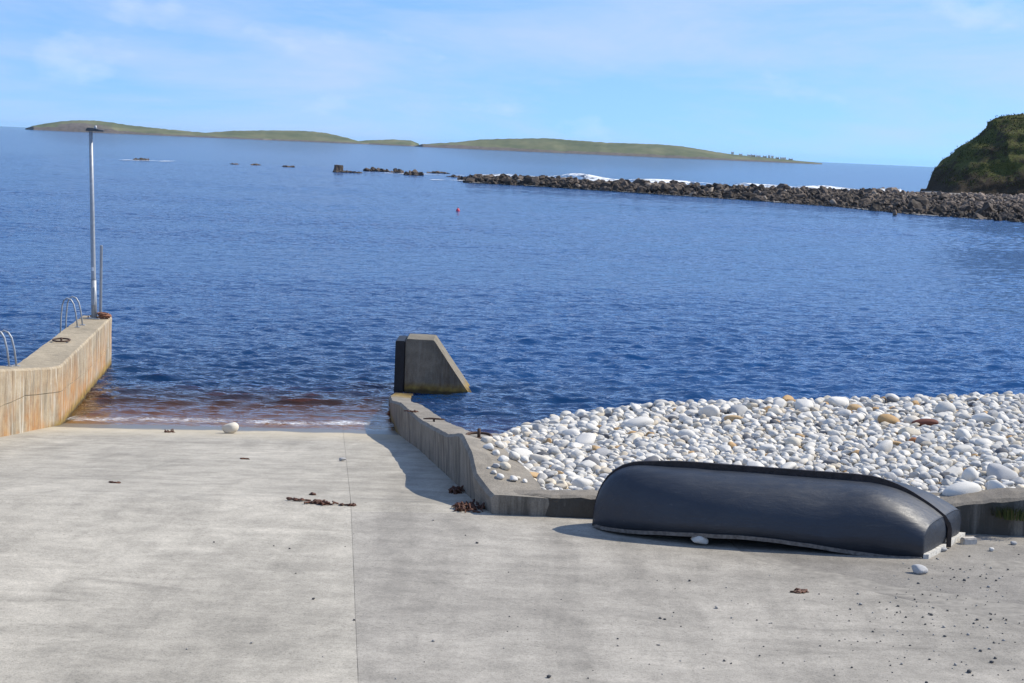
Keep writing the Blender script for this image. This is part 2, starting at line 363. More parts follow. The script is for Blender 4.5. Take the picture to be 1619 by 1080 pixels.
def ladder(y0, name, lab):
    xo = inx(y0) - wid(y0); zt = ztop(y0); root = tag(empty(name, (xo, y0, zt)), lab, 'ladder', 'ladders on the pier')
    for k in (0, 1):
        yy = -.0 + k * .48; dz = ztop(y0 + yy) - zt
        path = [(.30, yy, dz - .03), (.25, yy, dz + .35), (.19, yy, dz + .60), (.12, yy, dz + .71), (.02, yy, dz + .75), (-.07, yy, dz + .69), (-.11, yy, dz + .55), (-.14, yy, .2), (-.15, yy, -.3), (-.15, yy, -1.9)]
        V, Fc = tube(path, .022, 8); obj('rail', V, Fc, M['galv'], root, smooth=True)
        bm = bmesh.new(); box(bm, (.30, yy, dz + .006), (.13, .11, .016)); bmobj('foot_plate', bm, M['galv'], root)
    for k in range(6):
        V, Fc = tube([(-.15, 0, -.15 - k * .28), (-.15, .48, -.15 - k * .28)], .014, 6); obj('rung', V, Fc, M['galv'], root, smooth=True)
    return root
ladder(32.65, 'pier_ladder', 'steel ladder hoops on the pier nearest the left edge of the photo')
ladder(41.0, 'pier_ladder', 'steel ladder hoops on the pier top close to the lamp pole')

# lamp pole
PP = np.array([-11.47, 43.05, 1.375]); pole = tag(empty('lamp_pole', PP), 'tall grey steel lamp pole at the end of the pier', 'lamp pole')
LEAN = -.030
def lean(z): return LEAN * z
V, Fc = tube([(0, 0, 0), (lean(1.05), 0, 1.05)], .078, 12); obj('lower_column', V, Fc, M['galv'], pole, smooth=True)
V, Fc = tube([(lean(1.0), 0, 1.0), (lean(1.1), 0, 1.1), (lean(3), 0, 3), (lean(5.08), 0, 5.08)], [.074, .066, .060, .05], 12); obj('upper_column', V, Fc, M['galv'], pole, smooth=True)
bm = bmesh.new(); box(bm, (0, 0, .012), (.36, .36, .024)); bmobj('base_plate', bm, M['galv'], pole)
for sx in (-1, 1):
    for sy in (-1, 1):
        V, Fc = tube([(sx * .13, sy * .13, .02), (sx * .13, sy * .13, .075)], .018, 6); obj('bolt', V, Fc, M['rust'], pole)
bm = bmesh.new(); box(bm, (lean(.6) + .0, -.088, .62), (.09, .03, .5)); bmesh.ops.bevel(bm, geom=bm.edges[:], offset=.008, segments=1, affect='EDGES'); bmobj('access_door', bm, M['galv'], pole)
bm = bmesh.new(); box(bm, (lean(1.5), -.066, 1.36), (.05, .012, .10)); bmobj('number_plate', bm, M['foamw'], pole)
secs = []
for x, h in ((-.12, .03), (-.08, .055), (.05, .055), (.16, .04), (.36, .022)):
    secs.append([(lean(5.1) + x, -.07, 5.09), (lean(5.1) + x, .07, 5.09), (lean(5.1) + x, .055, 5.09 + h * 1.6), (lean(5.1) + x, -.055, 5.09 + h * 1.6)])
head = bmobj('lamp_head', loft_bm(secs), M['darkmetal'], pole)
V, Fc = tube([(lean(5.1) + .13, 0, 5.14), (lean(5.1) + .13, 0, 5.19), (lean(5.1) + .13, 0, 5.25)], [.035, .04, .022], 8); obj('light_sensor', V, Fc, M['galv'], head, smooth=True)
# short post beside it
sp_ = tag(empty('marker_post', (-11.36, 43.35, 1.37)), 'short thin steel post standing just right of the lamp pole', 'post')
bm = bmesh.new(); box(bm, (-.02, 0, 1.0), (.05, .09, 2.0)); box(bm, (.008, .0, 1.0), (.02, .03, 1.96)); bmobj('post', bm, M['galv'], sp_)
bm = bmesh.new(); box(bm, (0, 0, .012), (.2, .2, .02)); bmobj('base_plate', bm, M['galv'], sp_)
# rope heap at the foot
g = np.random.default_rng(4); path = []
for k in range(90): a = k * .55; rr = .05 + .10 * abs(math.sin(k * .31)); path.append((rr * math.cos(a) * 1.3 + g.normal(0, .012), rr * math.sin(a) + g.normal(0, .012), .02 + .0016 * k + g.normal(0, .008)))
V, Fc = tube(path, .016, 6); ro = obj('rope_heap', V, Fc, M['rope'], None, (-11.22, 43.12, 1.365), smooth=True); tag(ro, 'small heap of orange rope at the foot of the lamp pole', 'rope')
# mooring ring on the pier
def torus(R_, r_, n=20, m=7, tilt=0):
    V = []; Fc = []
    for i in range(n):
        a = 2 * math.pi * i / n
        for j in range(m):
            b = 2 * math.pi * j / m; rr = R_ + r_ * math.cos(b); v = Vector((rr * math.cos(a), rr * math.sin(a), r_ * math.sin(b))); V.append(Matrix.Rotation(tilt, 3, 'X') @ v)
    for i in range(n):
        for j in range(m): Fc.append((i * m + j, ((i + 1) % n) * m + j, ((i + 1) % n) * m + (j + 1) % m, i * m + (j + 1) % m))
    return V, Fc
def mooring(P, R_, lab, stem):
    root = tag(empty('mooring_ring', P), lab, 'mooring ring')
    V, Fc = torus(R_, .022, tilt=.06); o = obj('ring', V, Fc, M['rust'], root, (0, 0, .03), smooth=True)
    V, Fc = tube([(0.0, .0, -.02), (0, 0, stem)], .026, 8); obj('eye_bolt', V, Fc, M['rust'], root, smooth=True)
r1 = sp(97, 539.5, 1.39); mooring(r1, .2, 'rusty mooring ring lying on top of the left pier between its ladders', .09)

# ------------------------------------------------------------------ slip wall on the right and the front wall
WP = [  # y, base x, top z, right edge x
    (41.3, -3.0, -.02, -2.55), (39.5, -3.0, .16, -2.52), (37.0, -2.78, .46, -2.32), (33.8, -2.33, .93, -1.90), (29.7, -1.66, 1.30, -1.18), (24.5, -.93, 2.0, -.40), (22.6, -.66, 2.37, -.02), (21.9, -.57, 2.40, .12), (21.2, -.47, 2.36, .30), (20.5, -.38, 2.22, .44), (20.05, -.2, 2.11, .50), (19.87, -.14, 2.09, .55)]
wy = [p_[0] for p_ in WP][::-1]
def wi(y, k): return float(np.interp(y, wy, [p_[k] for p_ in WP][::-1]))
slipwall = tag(empty('slip_wall', (-.3, 22, 1.6)), 'sloping grey concrete wall dividing the slipway from the pebble bank', 'wall')
WBs = np.array([-.3, 22, 1.6]); secs = []
for y in list(np.arange(19.87, 41.3, .16)):
    xl, zt, xr = wi(y, 1), wi(y, 2), wi(y, 3); zb = float(zg(xl, y)) - .25; ch = .05; bow = .03
    zr = zt - .02 - .22 * max(0, min(1, (zt - 2.1) / .3)) * 1.0
    ring = [(xl, y, zb), (xl - .01, y, zb + (zt - zb) * .4), (xl - .03, y, zb + (zt - zb) * .75), (xl - .045, y, zt - ch), (xl, y, zt), (xl * .7 + xr * .3, y, zt * .8 + zr * .2), (xl * .3 + xr * .7, y, zt * .3 + zr * .7), (xr, y, zr), (xr + .02, y, zr - .1), (xr + .05, y, min(zb, 1.2) - .6)]
    secs.append([np.array(q) - WBs for q in ring])
bm = loft_bm(secs); wobble(bm, .012, 2.3, 9); bmobj('wall_body', bm, M['wall'], slipwall)
front = tag(empty('front_wall', (3.5, 20, 1.8)), 'low chipped concrete kerb wall behind the upturned boat holding back the pebbles', 'wall')
FB = np.array([3.5, 20, 1.8]); secs = []
for x in np.arange(-.12, 16.0, .12):
    yf = 19.86 + (.03 if x < .5 else 0); zt = float(np.interp(x, [-.2, .4, 1.1, 5.0, 5.6, 6.6, 16], [2.085, 2.10, 2.12, 2.14, 2.20, 2.34, 2.9])); zb = 1.5; thick = .42 + .25 * max(0, min(1, (x - 4.5)))
    chip = .05 + .15 * max(0, mnoise.noise(Vector((x * 1.6, 0, 2)))) + .04 * max(0, mnoise.noise(Vector((x * 6, 1, 2))))
    ring = [(x, yf, zb), (x, yf - .0, zb + .36), (x, yf + .015, zt - chip * 1.4), (x, yf + chip * .35, zt - chip * .5), (x, yf + chip * 1.2, zt), (x, yf + thick * .6, zt + .01), (x, yf + thick, zt), (x, yf + thick, zb)]
    secs.append([np.array(q) - FB for q in ring])
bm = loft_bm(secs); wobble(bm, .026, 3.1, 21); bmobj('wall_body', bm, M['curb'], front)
# end block in the water
blk = tag(empty('end_block', (-2.4, 42, 0)), 'concrete end block with one sloping side standing in the water', 'concrete block'); BB = np.array([-2.4, 42, 0])
secs = []
for y in np.linspace(41.43, 42.63, 7):
    secs.append([np.array(q) - BB for q in [(-2.79, y, -1.5), (-2.80, y, .3), (-2.81, y, 1.34), (-2.77, y, 1.385), (-2.4, y, 1.39), (-2.07, y, 1.385), (-2.03, y, 1.35), (-1.58, y, .70), (-1.06, y, -.02), (.05, y, -1.5)]])
bm = loft_bm(secs); wobble(bm, .012, 2.2, 13); bmobj('block_body', bm, M['block'], blk)
bm = bmesh.new(); box(bm, (-2.945 + 2.4, 42.0 - 42, .0), (.25, 1.22, 2.66)); bmesh.ops.bevel(bm, geom=bm.edges[:], offset=.02, segments=2, affect='EDGES'); bmobj('fender', bm, M['fender'], blk)

def walltop(px, py):
    z = 2.2
    for k in range(40):
        P = sp(px, py, z); xl, zt, xr = wi(P[1], 1), wi(P[1], 2), wi(P[1], 3); zr = zt - .02 - .22 * max(0, min(1, (zt - 2.1) / .3))
        u = min(1, max(0, (P[0] - xl) / max(.1, xr - xl))); z = .5 * z + .5 * (zt + (zr - zt) * u)
    return P
r2 = walltop(757, 692); mooring(r2 + np.array([0, 0, .0]), .19, 'iron mooring ring with upright bolt on the slip wall beside the pebbles', .14)
P = walltop(686, 667); cl = empty('wall_cleat', P); tag(cl, 'small dark iron cleat on top of the narrow part of the slip wall', 'cleat')
V, Fc = tube([(-.2, 0, .05), (-.08, 0, .06), (.08, 0, .06), (.2, 0, .05)], [.012, .02, .02, .012], 6); obj('horn', V, Fc, M['rust'], cl, smooth=True)
V, Fc = tube([(0, 0, -.03), (0, 0, .06)], .022, 6); obj('stem', V, Fc, M['rust'], cl, smooth=True)

# ------------------------------------------------------------------ pebble bank
cxs = [-.4, 0, .77, 2.28, 4.37, 7.0, 9.77, 16]; cys = [24.0, 27.2, 28.8, 29.0, 28.9, 29.2, 29.8, 30.5]; czs = [1.93, 1.55, 1.55, 1.82, 2.02, 2.12, 2.24, 2.6]
def zbeach(x, y):
    yc = np.interp(x, cxs, cys); zc = np.interp(x, cxs, czs); f0 = np.interp(x, [0, 4.5, 6.6, 16], [2.0, 2.06, 2.26, 2.8]) - .03
    t = np.clip((y - 20.3) / np.maximum(yc - 20.3, .1), 0, 1); t = t * t * (3 - 2 * t)
    z = f0 + (zc - f0) * t
    return np.where(y > yc, z - (y - yc) * .33, z)
def wedge(y): return np.interp(y, wy, [p_[3] for p_ in WP][::-1])    # right edge of the slip wall
V = []; nx, ny = 90, 70
for i in range(ny + 1):
    y = 20.15 + i * (38 - 20.15) / ny
    x0 = float(wedge(y)) - .02
    for j in range(nx + 1):
        x = x0 + (17 - x0) * (j / nx) ** 1.4; V.append((x, y, float(zbeach(x, y)) - .04 + .03 * mnoise.noise(Vector((x * 2, y * 2, 0)))))
Fc = np.array([[i * (nx + 1) + j, i * (nx + 1) + j + 1, (i + 1) * (nx + 1) + j + 1, (i + 1) * (nx + 1) + j] for i in range(ny) for j in range(nx)])
t = NT('shingle bed'); n1 = t.noise(14, 5, .7, t.pos()); t.bsdf(t.ramp(n1, [(.35, (.22, .215, .20)), (.6, (.50, .49, .46))]), .9, t.bump(t.n('ShaderNodeTexVoronoi').outputs['Distance'], .2, .02))
structure(obj('pebble_bank', V, Fc, t.m, smooth=True))

PSH = [stone_shape(3, 100 + i, 7, .5, .92, .22) for i in range(14)]
PSH.append(stone_shape(3, 55, 4, .78, .95, .4))
def smooth_scale(V, s): return V * np.array(s)
placed = []
def free(x, y, r, k=.80):
    for (a, b, c) in placed:
        if (a - x) ** 2 + (b - y) ** 2 < ((c + r) * k) ** 2: return False
    return True
KINDS = {'p_white': ('smooth white pebble among the stones of the pebble bank', 'white pebbles of the bank'), 'p_grey': ('pale grey rounded pebble among the white stones of the bank', 'grey pebbles of the bank'),
         'p_cream': ('cream coloured rounded pebble among the white stones of the bank', 'cream pebbles of the bank'), 'p_tan': ('tan brown pebble among the white stones of the bank', 'tan pebbles of the bank'), 'p_dark': ('dark slate grey pebble among the white stones of the bank', 'dark pebbles of the bank')}
PM = {}
def pebble_label(kind, x, y, r, a):
    col = {'p_white': 'white', 'p_grey': 'grey', 'p_cream': 'cream', 'p_tan': 'tan brown', 'p_dark': 'dark slate'}[kind]
    size = 'large' if r > .115 else ('medium' if r > .08 else 'small'); form = 'long' if a[0] / a[1] > 1.65 else ('flat' if a[2] < .6 else 'round')
    row = 'on the bank crest' if y > 27.4 else ('on the upper bank' if y > 25.2 else ('halfway up the bank' if y > 23 else 'low on the bank'))
    px = CX + F * x / y; col_ = 'close to the slip wall' if px < 900 else ('above the boat bow' if px < 1080 else ('above the middle of the boat' if px < 1280 else ('above the boat stern' if px < 1470 else 'near the right edge')))
    return f'{size} {form} {col} pebble {row} {col_}'
def pebble(x, y, z, r, kind, g, lab=None, cat='pebble', group=None, asp=None, name='pebble', rz=None):
    k = int(g.integers(14)) if name != 'stone' else 14; k = int(r * 977) % 5 if name == 'boulder_stone' else k; name = 'stone' if name == 'boulder_stone' else name; key = (kind, k)
    if key not in PM: PM[key] = mesh('pebble', PSH[k], ICO[3][1], M[kind], True)
    o = bpy.data.objects.new(name, PM[key]); a = asp or (g.uniform(.95, 1.6), g.uniform(.75, 1.05), g.uniform(.5, .85))
    o.scale = (r * a[0], r * a[1], r * a[2]); o.rotation_euler = (g.normal(0, .2), g.normal(0, .2), g.uniform(0, 6.28) if rz is None else rz); o.location = (x, y, z); link(o)
    l_, gr = KINDS.get(kind, (None, None)); l_ = l_ and pebble_label(kind, x, y, r, a); tag(o, lab or l_, cat, group or (gr if not lab else None)); return o
g = np.random.default_rng(11)
def onbeach(px, py):
    z = 2.0
    for k in range(40): P = sp(px, py, z); z = .5 * z + .5 * float(zbeach(P[0], P[1]))
    return P
for (px, py, r, kind, lab, asp) in [
    (1405, 668, .15, 'p_tan', 'large orange-tan oval stone on the middle of the pebble bank', (1.35, .9, .75)), (1462, 671, .15, 'p_red', 'dark red-brown stone on the pebble bank right of the orange-tan one', (1.5, .8, .5)),
    (1352, 648, .12, 'p_tan', 'ochre yellow stone close to the crest of the pebble bank', (1.3, .8, .8)), (1445, 697, .075, 'p_rust', 'small rust-orange stone below the orange-tan one on the pebbles', (1.2, .9, .8)),
    (1583, 718, .10, 'p_dark', 'dark grey round stone on the pebbles near the right edge of the photo', (1.1, 1, .9)), (1442, 668, .13, 'p_cream', 'cream yellow stone between the orange-tan and dark red stones', (1.1, .9, .8)),
    (1494, 652, .17, 'p_white', 'large white round stone under the crest of the pebble bank at right', (1.1, 1, .95)), (1297, 634, .16, 'p_white', 'large white stone standing on the crest of the pebble bank', (1.25, 1, .85)),
    (1253, 703, .12, 'p_cream', 'round creamy stone in the middle of the bank above the boat', (1.05, 1, .95)), (1161, 664, .12, 'p_tan', 'long yellowish stone on the upper pebble bank above the boat', (1.6, .7, .6)),
    (1010, 673, .17, 'p_white', 'long flat white stone on the left half of the pebble bank', (1.6, .9, .65)), (857, 719, .08, 'p_dark', 'nearly black small stone at the left end of the pebble bank', (1.3, .9, .7)),
    (900, 679, .075, 'p_dark', 'dark grey small stone on the upper left of the pebble bank', (1.2, .9, .8)), (1533, 758, .13, 'p_white', 'upright pointed white stone on the pebbles above the boat stern', (.9, .8, 1.15)),
    (1520, 784, .19, 'p_white', 'big smooth white stone resting against the right kerb wall', (1.5, .9, .7)), (1085, 690, .12, 'p_white', 'fat white stone in the centre of the left pebble bank', (1.3, .95, .9))]:
    P = onbeach(px, py + 4); pebble(P[0], P[1], P[2] + r * .45, r, kind, g, lab, 'stone', None, asp, 'stone', g.normal(0, .3)); placed.append((P[0], P[1], r))
cnt = 0; tries = 0
while cnt < 284 and tries < 30000:
    tries += 1; y = g.uniform(20.6, 29.6); x = g.uniform(-.3, .36 * y)
    if x < wedge(y) + .12 or y > np.interp(x, cxs, cys) + .1: continue
    big = (y > 26.5); r = float(np.clip(g.lognormal(math.log(.092 if not big else .112), .30), .065, .20))
    if not free(x, y, r, .9): continue
    kind = g.choice(['p_white', 'p_grey', 'p_cream', 'p_tan', 'p_dark'], p=[.66, .19, .10, .025, .025])
    pebble(x, y, float(zbeach(x, y)) + r * .42, r, kind, g); placed.append((x, y, r)); cnt += 1
# all smaller pebbles: one mass
def scatter_mass(items, sub, shapes, flat=True, g=g):
    bv, bf = ICO[sub]; Vs = []; Fs = []; Cs = []; n = 0
    for (x, y, z, s, col, sh) in items:
        R_ = rot_rand(g, flat); v = (shapes[sh] * np.array(s)) @ R_.T + np.array([x, y, z]); Vs.append(v); Fs.append(bf + n); n += len(v); Cs.append(np.tile(np.array([*col, 1.0]), (len(v), 1)))
    return np.concatenate(Vs), np.concatenate(Fs), np.concatenate(Cs)
def mass_obj(name, parts, mat):
    V = []; Fc = []; Cc = []; n = 0
    for v, f, c in parts: V.append(v); Fc.append(f + n); Cc.append(c); n += len(v)
    V = np.concatenate(V); Fc = np.concatenate(Fc); Cc = np.concatenate(Cc)
    o = obj(name, V, Fc, mat, smooth=True); a = o.data.color_attributes.new('tint', 'FLOAT_COLOR', 'POINT'); a.data.foreach_set('color', Cc.astype(np.float32).ravel()); return o
def pcol(g):
    u = g.random(); k = g.uniform(.84, 1.16)
    if u < .64: c = (.61, .583, .525)
    elif u < .83: c = (.40, .395, .38)
    elif u < .955: c = (.56, .49, .38)
    elif u < .98: c = (.45, .29, .14)
    else: c = (.13, .13, .135)
    return tuple(min(.8, v * k) for v in c)
SH2 = [stone_shape(2, 300 + i, 6, .5, .92, .22) for i in range(12)]; SH3 = PSH
items3 = []; items2 = []
grid = {}
def gfree(x, y, r, k):
    cx_, cy_ = int(x / .25), int(y / .25)
    for i in (-1, 0, 1):
        for j in (-1, 0, 1):
            for (a, b, c) in grid.get((cx_ + i, cy_ + j), ()):
                if (a - x) ** 2 + (b - y) ** 2 < ((c + r) * k) ** 2: return False
    return True
def gadd(x, y, r): grid.setdefault((int(x / .25), int(y / .25)), []).append((x, y, r))
for q in placed: gadd(*q)
def fill(n, rlo, rhi, k, sink, dest, ymax=30.2):
    for _ in range(n):
        y = g.uniform(20.35, ymax); x = g.uniform(-.6, .53 * y + .5); r = g.uniform(rlo, rhi) * (1.12 if y > 26.5 else 1)
        if x < wedge(y) + r * .6 or not gfree(x, y, r, k): continue
        gadd(x, y, r); s = (r * g.uniform(1.0, 1.5), r * g.uniform(.8, 1.1), r * g.uniform(.6, .9))
        dest.append((x, y, float(zbeach(x, y)) + r * sink, s, pcol(g), int(g.integers(12))))
fill(9000, .062, .090, .82, .46, items3); fill(16000, .042, .062, .78, .38, items2); fill(24000, .024, .042, .75, .28, items2)
print('pebbles', cnt, len(items3), len(items2))
pm = mass_obj('pebble_mass', [scatter_mass(items3, 3, SH3), scatter_mass(items2, 2, SH2)], M['p_attr']); stuff(pm, 'dense bed of small white and grey pebbles on the bank', 'pebbles')
# loose pebbles lying on the slip wall
WPB = [(769, 697, .085, 'p_cream'), (774, 708, .08, 'p_white'), (790, 703, .07, 'p_white'), (783, 716, .065, 'p_white'), (796, 726, .07, 'p_white'), (812, 722, .085, 'p_white'), (830, 726, .07, 'p_white'), (784, 735, .05, 'p_grey'), (798, 737, .07, 'p_cream'), (781, 745, .04, 'p_white'), (791, 752, .055, 'p_white'), (811, 756, .055, 'p_white'), (818, 753, .035, 'p_cream'), (830, 758, .035, 'p_white'), (772, 737, .025, 'p_white')]
for i, (px, py, r, k) in enumerate(WPB):
    wz = 'by the mooring ring' if py < 718 else ('beside the edge of the pebbles' if px > 805 else 'out on the bare concrete'); sz = 'bigger' if r > .066 else ('tiny' if r < .037 else 'small')
    P = walltop(px, py + 5); pebble(P[0], P[1], P[2] + r * .62, r, k, g, {'p_white': f'{sz} loose white pebble on the slip wall top {wz}', 'p_cream': 'loose cream pebble resting on the concrete top of the slip wall', 'p_grey': 'loose grey pebble resting on the concrete top of the slip wall'}[k], 'pebble', {'p_white': 'white pebbles on the slip wall', 'p_cream': 'cream pebbles on the slip wall', 'p_grey': None}[k], (1.2, 1, .8))
# single stones on the concrete
for px, py, r, k, lab, asp in [(363, 685, .17, 'p_cream', 'yellowish rounded stone lying at the water end of the slipway', (1.15, .9, .78)), (1105, 862, .085, 'p_white', 'white rounded stone on the concrete in front of the upturned boat', (1.35, .9, .85)),
        (1453, 907, .08, 'p_grey', 'grey flat pebble on the tarmac in front of the boat stern', (1.3, .9, .7)), (1489, 872, .05, 'p_grey', 'small grey pebble beside the keel strap of the boat', (1.3, .9, .7)), (1568, 872, .035, 'p_white', 'tiny white pebble on the tarmac right of the boat', (1, .9, .9)),
        (1603, 862, .04, 'p_grey', 'tiny grey pebble in the shade of the right kerb wall', (1.2, .9, .8)), (541, 729, .05, 'p_grey', 'small grey pebble lying on the slipway joint line', (1.4, .9, .7))]:
    P = gp(px, py); pebble(P[0], P[1], P[2] + r * asp[2] * .85, r, k, g, lab, 'stone', None, asp, 'boulder_stone', .1)
P = gp(1531, 861); bm = bmesh.new(); box(bm, (0, 0, .045), (.19, .10, .09)); bmesh.ops.bevel(bm, geom=bm.edges[:], offset=.012, segments=2, affect='EDGES'); bmesh.ops.subdivide_edges(bm, edges=bm.edges[:], cuts=1); wobble(bm, .006, 9)
bo = bmobj('brick', bm, M['brick'], None, tuple(P)); bo.rotation_euler.z = .25; tag(bo, 'pale worn brick on the ground at the far stern corner of the boat', 'brick')

# ------------------------------------------------------------------ upturned boat
def m_canvas():
    t = NT('tarred canvas'); v = t.tc.outputs['Object']
    n1 = t.noise(1.6, 5, .6); n2 = t.noise(7, 6, .65, None, (.6, 2, 2)); n3 = t.noise(1.0, 4, .6, None, (.7, 9, 9)); n4 = t.noise(60, 3)
    c = t.ramp(n1, [(.3, (.016, .022, .034)), (.7, (.027, .034, .047))]); c = t.mix(t.math('MULTIPLY', t.ramp(n2, [(.52, 0.0), (.75, 1.0)]), .25), c, (.07, .075, .085))
    sc_ = t.noise(1.0, 6, .75, None, (1.6, 26, 26), .3); c = t.mix(t.math('MULTIPLY', t.ramp(sc_, [(.60, 0.0), (.72, 1.0)]), t.ramp(n1, [(.4, .0), (.65, .6)])), c, (.11, .11, .112)); r = t.ramp(n2, [(.3, .40), (.7, .60)])
    wr = t.noise(1.0, 6, .7, None, (2.2, 7, 7), .8); nb = t.bump(wr, .30, .03, t.bump(n3, .18, .02, t.bump(n2, .16, .02))); t.bsdf(c, r, t.bump(n4, .12, .004, nb), .5); return t.m
M['canvas'] = m_canvas()
BOW = np.array([1.12, 19.36]); STN = np.array([5.37, 18.97]); bax = (STN - BOW) / np.linalg.norm(STN - BOW); L = float(np.linalg.norm(STN - BOW)); bpr = np.array([-bax[1], bax[0]])
zb0 = 1.865
boat = tag(empty('upturned_boat', (BOW[0], BOW[1], zb0)), 'black tarred canvas rowing boat lying upside down on the concrete', 'boat')
SK = math.tan(math.radians(27))
def half(s):
    u = min(1, s / 1.9); b = .70 * (1 - (1 - u) ** 2.3) ** .62
    return max(.012, b * (1 - .06 * max(0, (s - 2.6) / (L - 2.6)) ** 2))
def keelz(s):
    a = .80 - .035 * max(0, s - 1.2) / 2
    if s < .62: a *= (1 - (1 - s / .62) ** 2.5) ** (1 / 2.5)
    if s > L - 1.0: u = (s - L + 1.0) / 1.0; a -= .36 * u ** 2.1
    return a
def sheerz(s): u = s / L; return .025 + .16 * math.sin(math.pi * min(1, u * 1.05 + .03)) ** 1.3 * (1 - .45 * u)
def hullp(s, q, z):
    k = max(0, (s / L - .35) / .65); k = k * k * (3 - 2 * k); a = s + q * SK * k
    return np.array([bax[0] * a + bpr[0] * q, bax[1] * a + bpr[1] * q, z])
def section(s, n=24, inset=0.0):
    b = half(s) - inset; zg_ = sheerz(s); h = max(.02, keelz(s) - zg_) - inset; u = max(0, (s - (L - 1.2)) / 1.2); ne = 2.5 + 2.6 * u; pts = []
    if s < .62: zg_ = min(zg_, keelz(s) * .5); h = max(.01, keelz(s) - zg_ - inset)
    for k in range(n + 1):
        a = math.pi * k / n; c, sn = math.cos(a), math.sin(a)
        q = -b * math.copysign(abs(c) ** (2 / ne), c); z = zg_ + h * abs(sn) ** (2 / ne)
        pts.append(hullp(s, q, z + .007 * mnoise.noise(Vector((s * 3.2, q * 4, z * 4)))))
    return pts
ss = [0, .008, .03, .07, .12, .18, .25, .33, .42, .52, .62] + list(np.linspace(.75, L - .9, 18)) + list(np.linspace(L - .8, L - .06, 12)) + [L - .03, L - .01]
secs = [section(s) for s in ss]
last = secs[-1]; mid_ = np.mean(last, axis=0)
tr = [p + (np.array([mid_[0], mid_[1], p[2] * .96]) - p) * .02 + np.array([bax[0], bax[1], 0]) * .012 for p in last]; secs.append(tr)
n = len(secs[0]); V = [p for s in secs for p in s]; Fc = [(i * n + j, i * n + j + 1, (i + 1) * n + j + 1, (i + 1) * n + j) for i in range(len(secs) - 1) for j in range(n - 1)]
hull = obj('hull', V, Fc, M['canvas'], boat, smooth=True); so = hull.modifiers.new('thick', 'SOLIDIFY'); so.thickness = .014; so.offset = -1
# transom
cz = sheerz(L); rows = []
for k in range(7):
    f_ = k / 6; rows.append([np.array([*(p[:2] + (mid_[:2] - p[:2]) * f_), p[2] + (cz + .16 - p[2]) * f_]) + np.array([bax[0], bax[1], 0]) * (.012 + .05 * (1 - (1 - f_) ** 2)) for p in last])
V = [p for r_ in rows for p in r_]; Fc = [(i * n + j, i * n + j + 1, (i + 1) * n + j + 1, (i + 1) * n + j) for i in range(6) for j in range(n - 1)]
Fc += [(k * n, (k + 1) * n, (k + 1) * n + n - 1, k * n + n - 1) for k in range(6)]
obj('transom', V, Fc, M['canvas'], boat, smooth=True)
# keel batten following stem, keel and stern
kp = [(s, keelz(s)) for s in [0.0, .01, .03, .06, .1, .16, .24, .34, .46, .6] + list(np.linspace(.8, L - .9, 14)) + list(np.linspace(L - .8, L, 9))]
prof = [np.array([s, z]) for s, z in kp] + [np.array([L + .055, keelz(L) - .08]), np.array([L + .075, .25]), np.array([L + .08, .02])]
prof[0] = np.array([-.0, .0])
secs = []
for i, q in enumerate(prof):
    tn = prof[min(i + 1, len(prof) - 1)] - prof[max(i - 1, 0)]; tn = tn / np.linalg.norm(tn); nn = np.array([-tn[1], tn[0]]); hgt = float(np.interp(q[0], [0, .3, 1.0, 3.3, L - .3, L + 1], [.018, .04, .085, .095, .04, .012])); w_ = .022
    a = q - nn * .02; b = q + nn * hgt; ring = []
    for (pt, sd_) in ((a, -1), (b, -1), (b, 1), (a, 1)): ring.append(np.array([bax[0] * pt[0] + bpr[0] * w_ * sd_, bax[1] * pt[0] + bpr[1] * w_ * sd_, pt[1]]))
    secs.append(ring)
bmobj('keel', loft_bm(secs), M['keel'], boat)
# gunwale boards
for sd_ in (-1, 1):
    secs = []
    for s in [.0, .02, .06, .12, .2, .3, .45, .62] + list(np.linspace(.8, L + (.0 if sd_ < 0 else .02), 26)):
        q = half(min(s, L)) * sd_; zs = sheerz(min(s, L)) if s > .62 else min(sheerz(s), max(.0, keelz(max(s, .001)) * .5)); z = zs - .035 + .008 * mnoise.noise(Vector((s * 3, sd_, 0))); ring = []
        for (dq, dz) in ((-.012, 0), (.028, 0), (.028, .045), (-.012, .045)): ring.append(hullp(s, q + dq * sd_, z + dz))
        secs.append(ring)
    bmobj('gunwale', loft_bm(secs), M['wood'], boat)
for a0, a1 in ((-.66, -.06), (.07, .64)):
    secs = []
    for f_ in np.linspace(0, 1, 6):
        q = a0 + (a1 - a0) * f_; c = hullp(L, q, 0); o_ = np.array([bax[0], bax[1], 0]); z0 = .0 + .012 * mnoise.noise(Vector((q * 5, 0, 4)))
        secs.append([c - o_ * .03 + np.array([0, 0, z0]), c + o_ * .075 + np.array([0, 0, z0]), c + o_ * .075 + np.array([0, 0, z0 + .07]), c - o_ * .03 + np.array([0, 0, z0 + .07])])
    bmobj('stern_board', loft_bm(secs), M['whitewood'], boat)
# thwarts inside (dark under the hull)
for s in (1.3, 2.3, 3.3):
    secs = [[hullp(s + d_, -half(s) + .02, .33 + e_) for d_, e_ in ((0, 0), (.2, 0), (.2, .03), (0, .03))], [hullp(s + d_, half(s) - .02, .33 + e_) for d_, e_ in ((0, 0), (.2, 0), (.2, .03), (0, .03))]]
    bmobj('thwart', loft_bm(secs), M['wood'], boat)

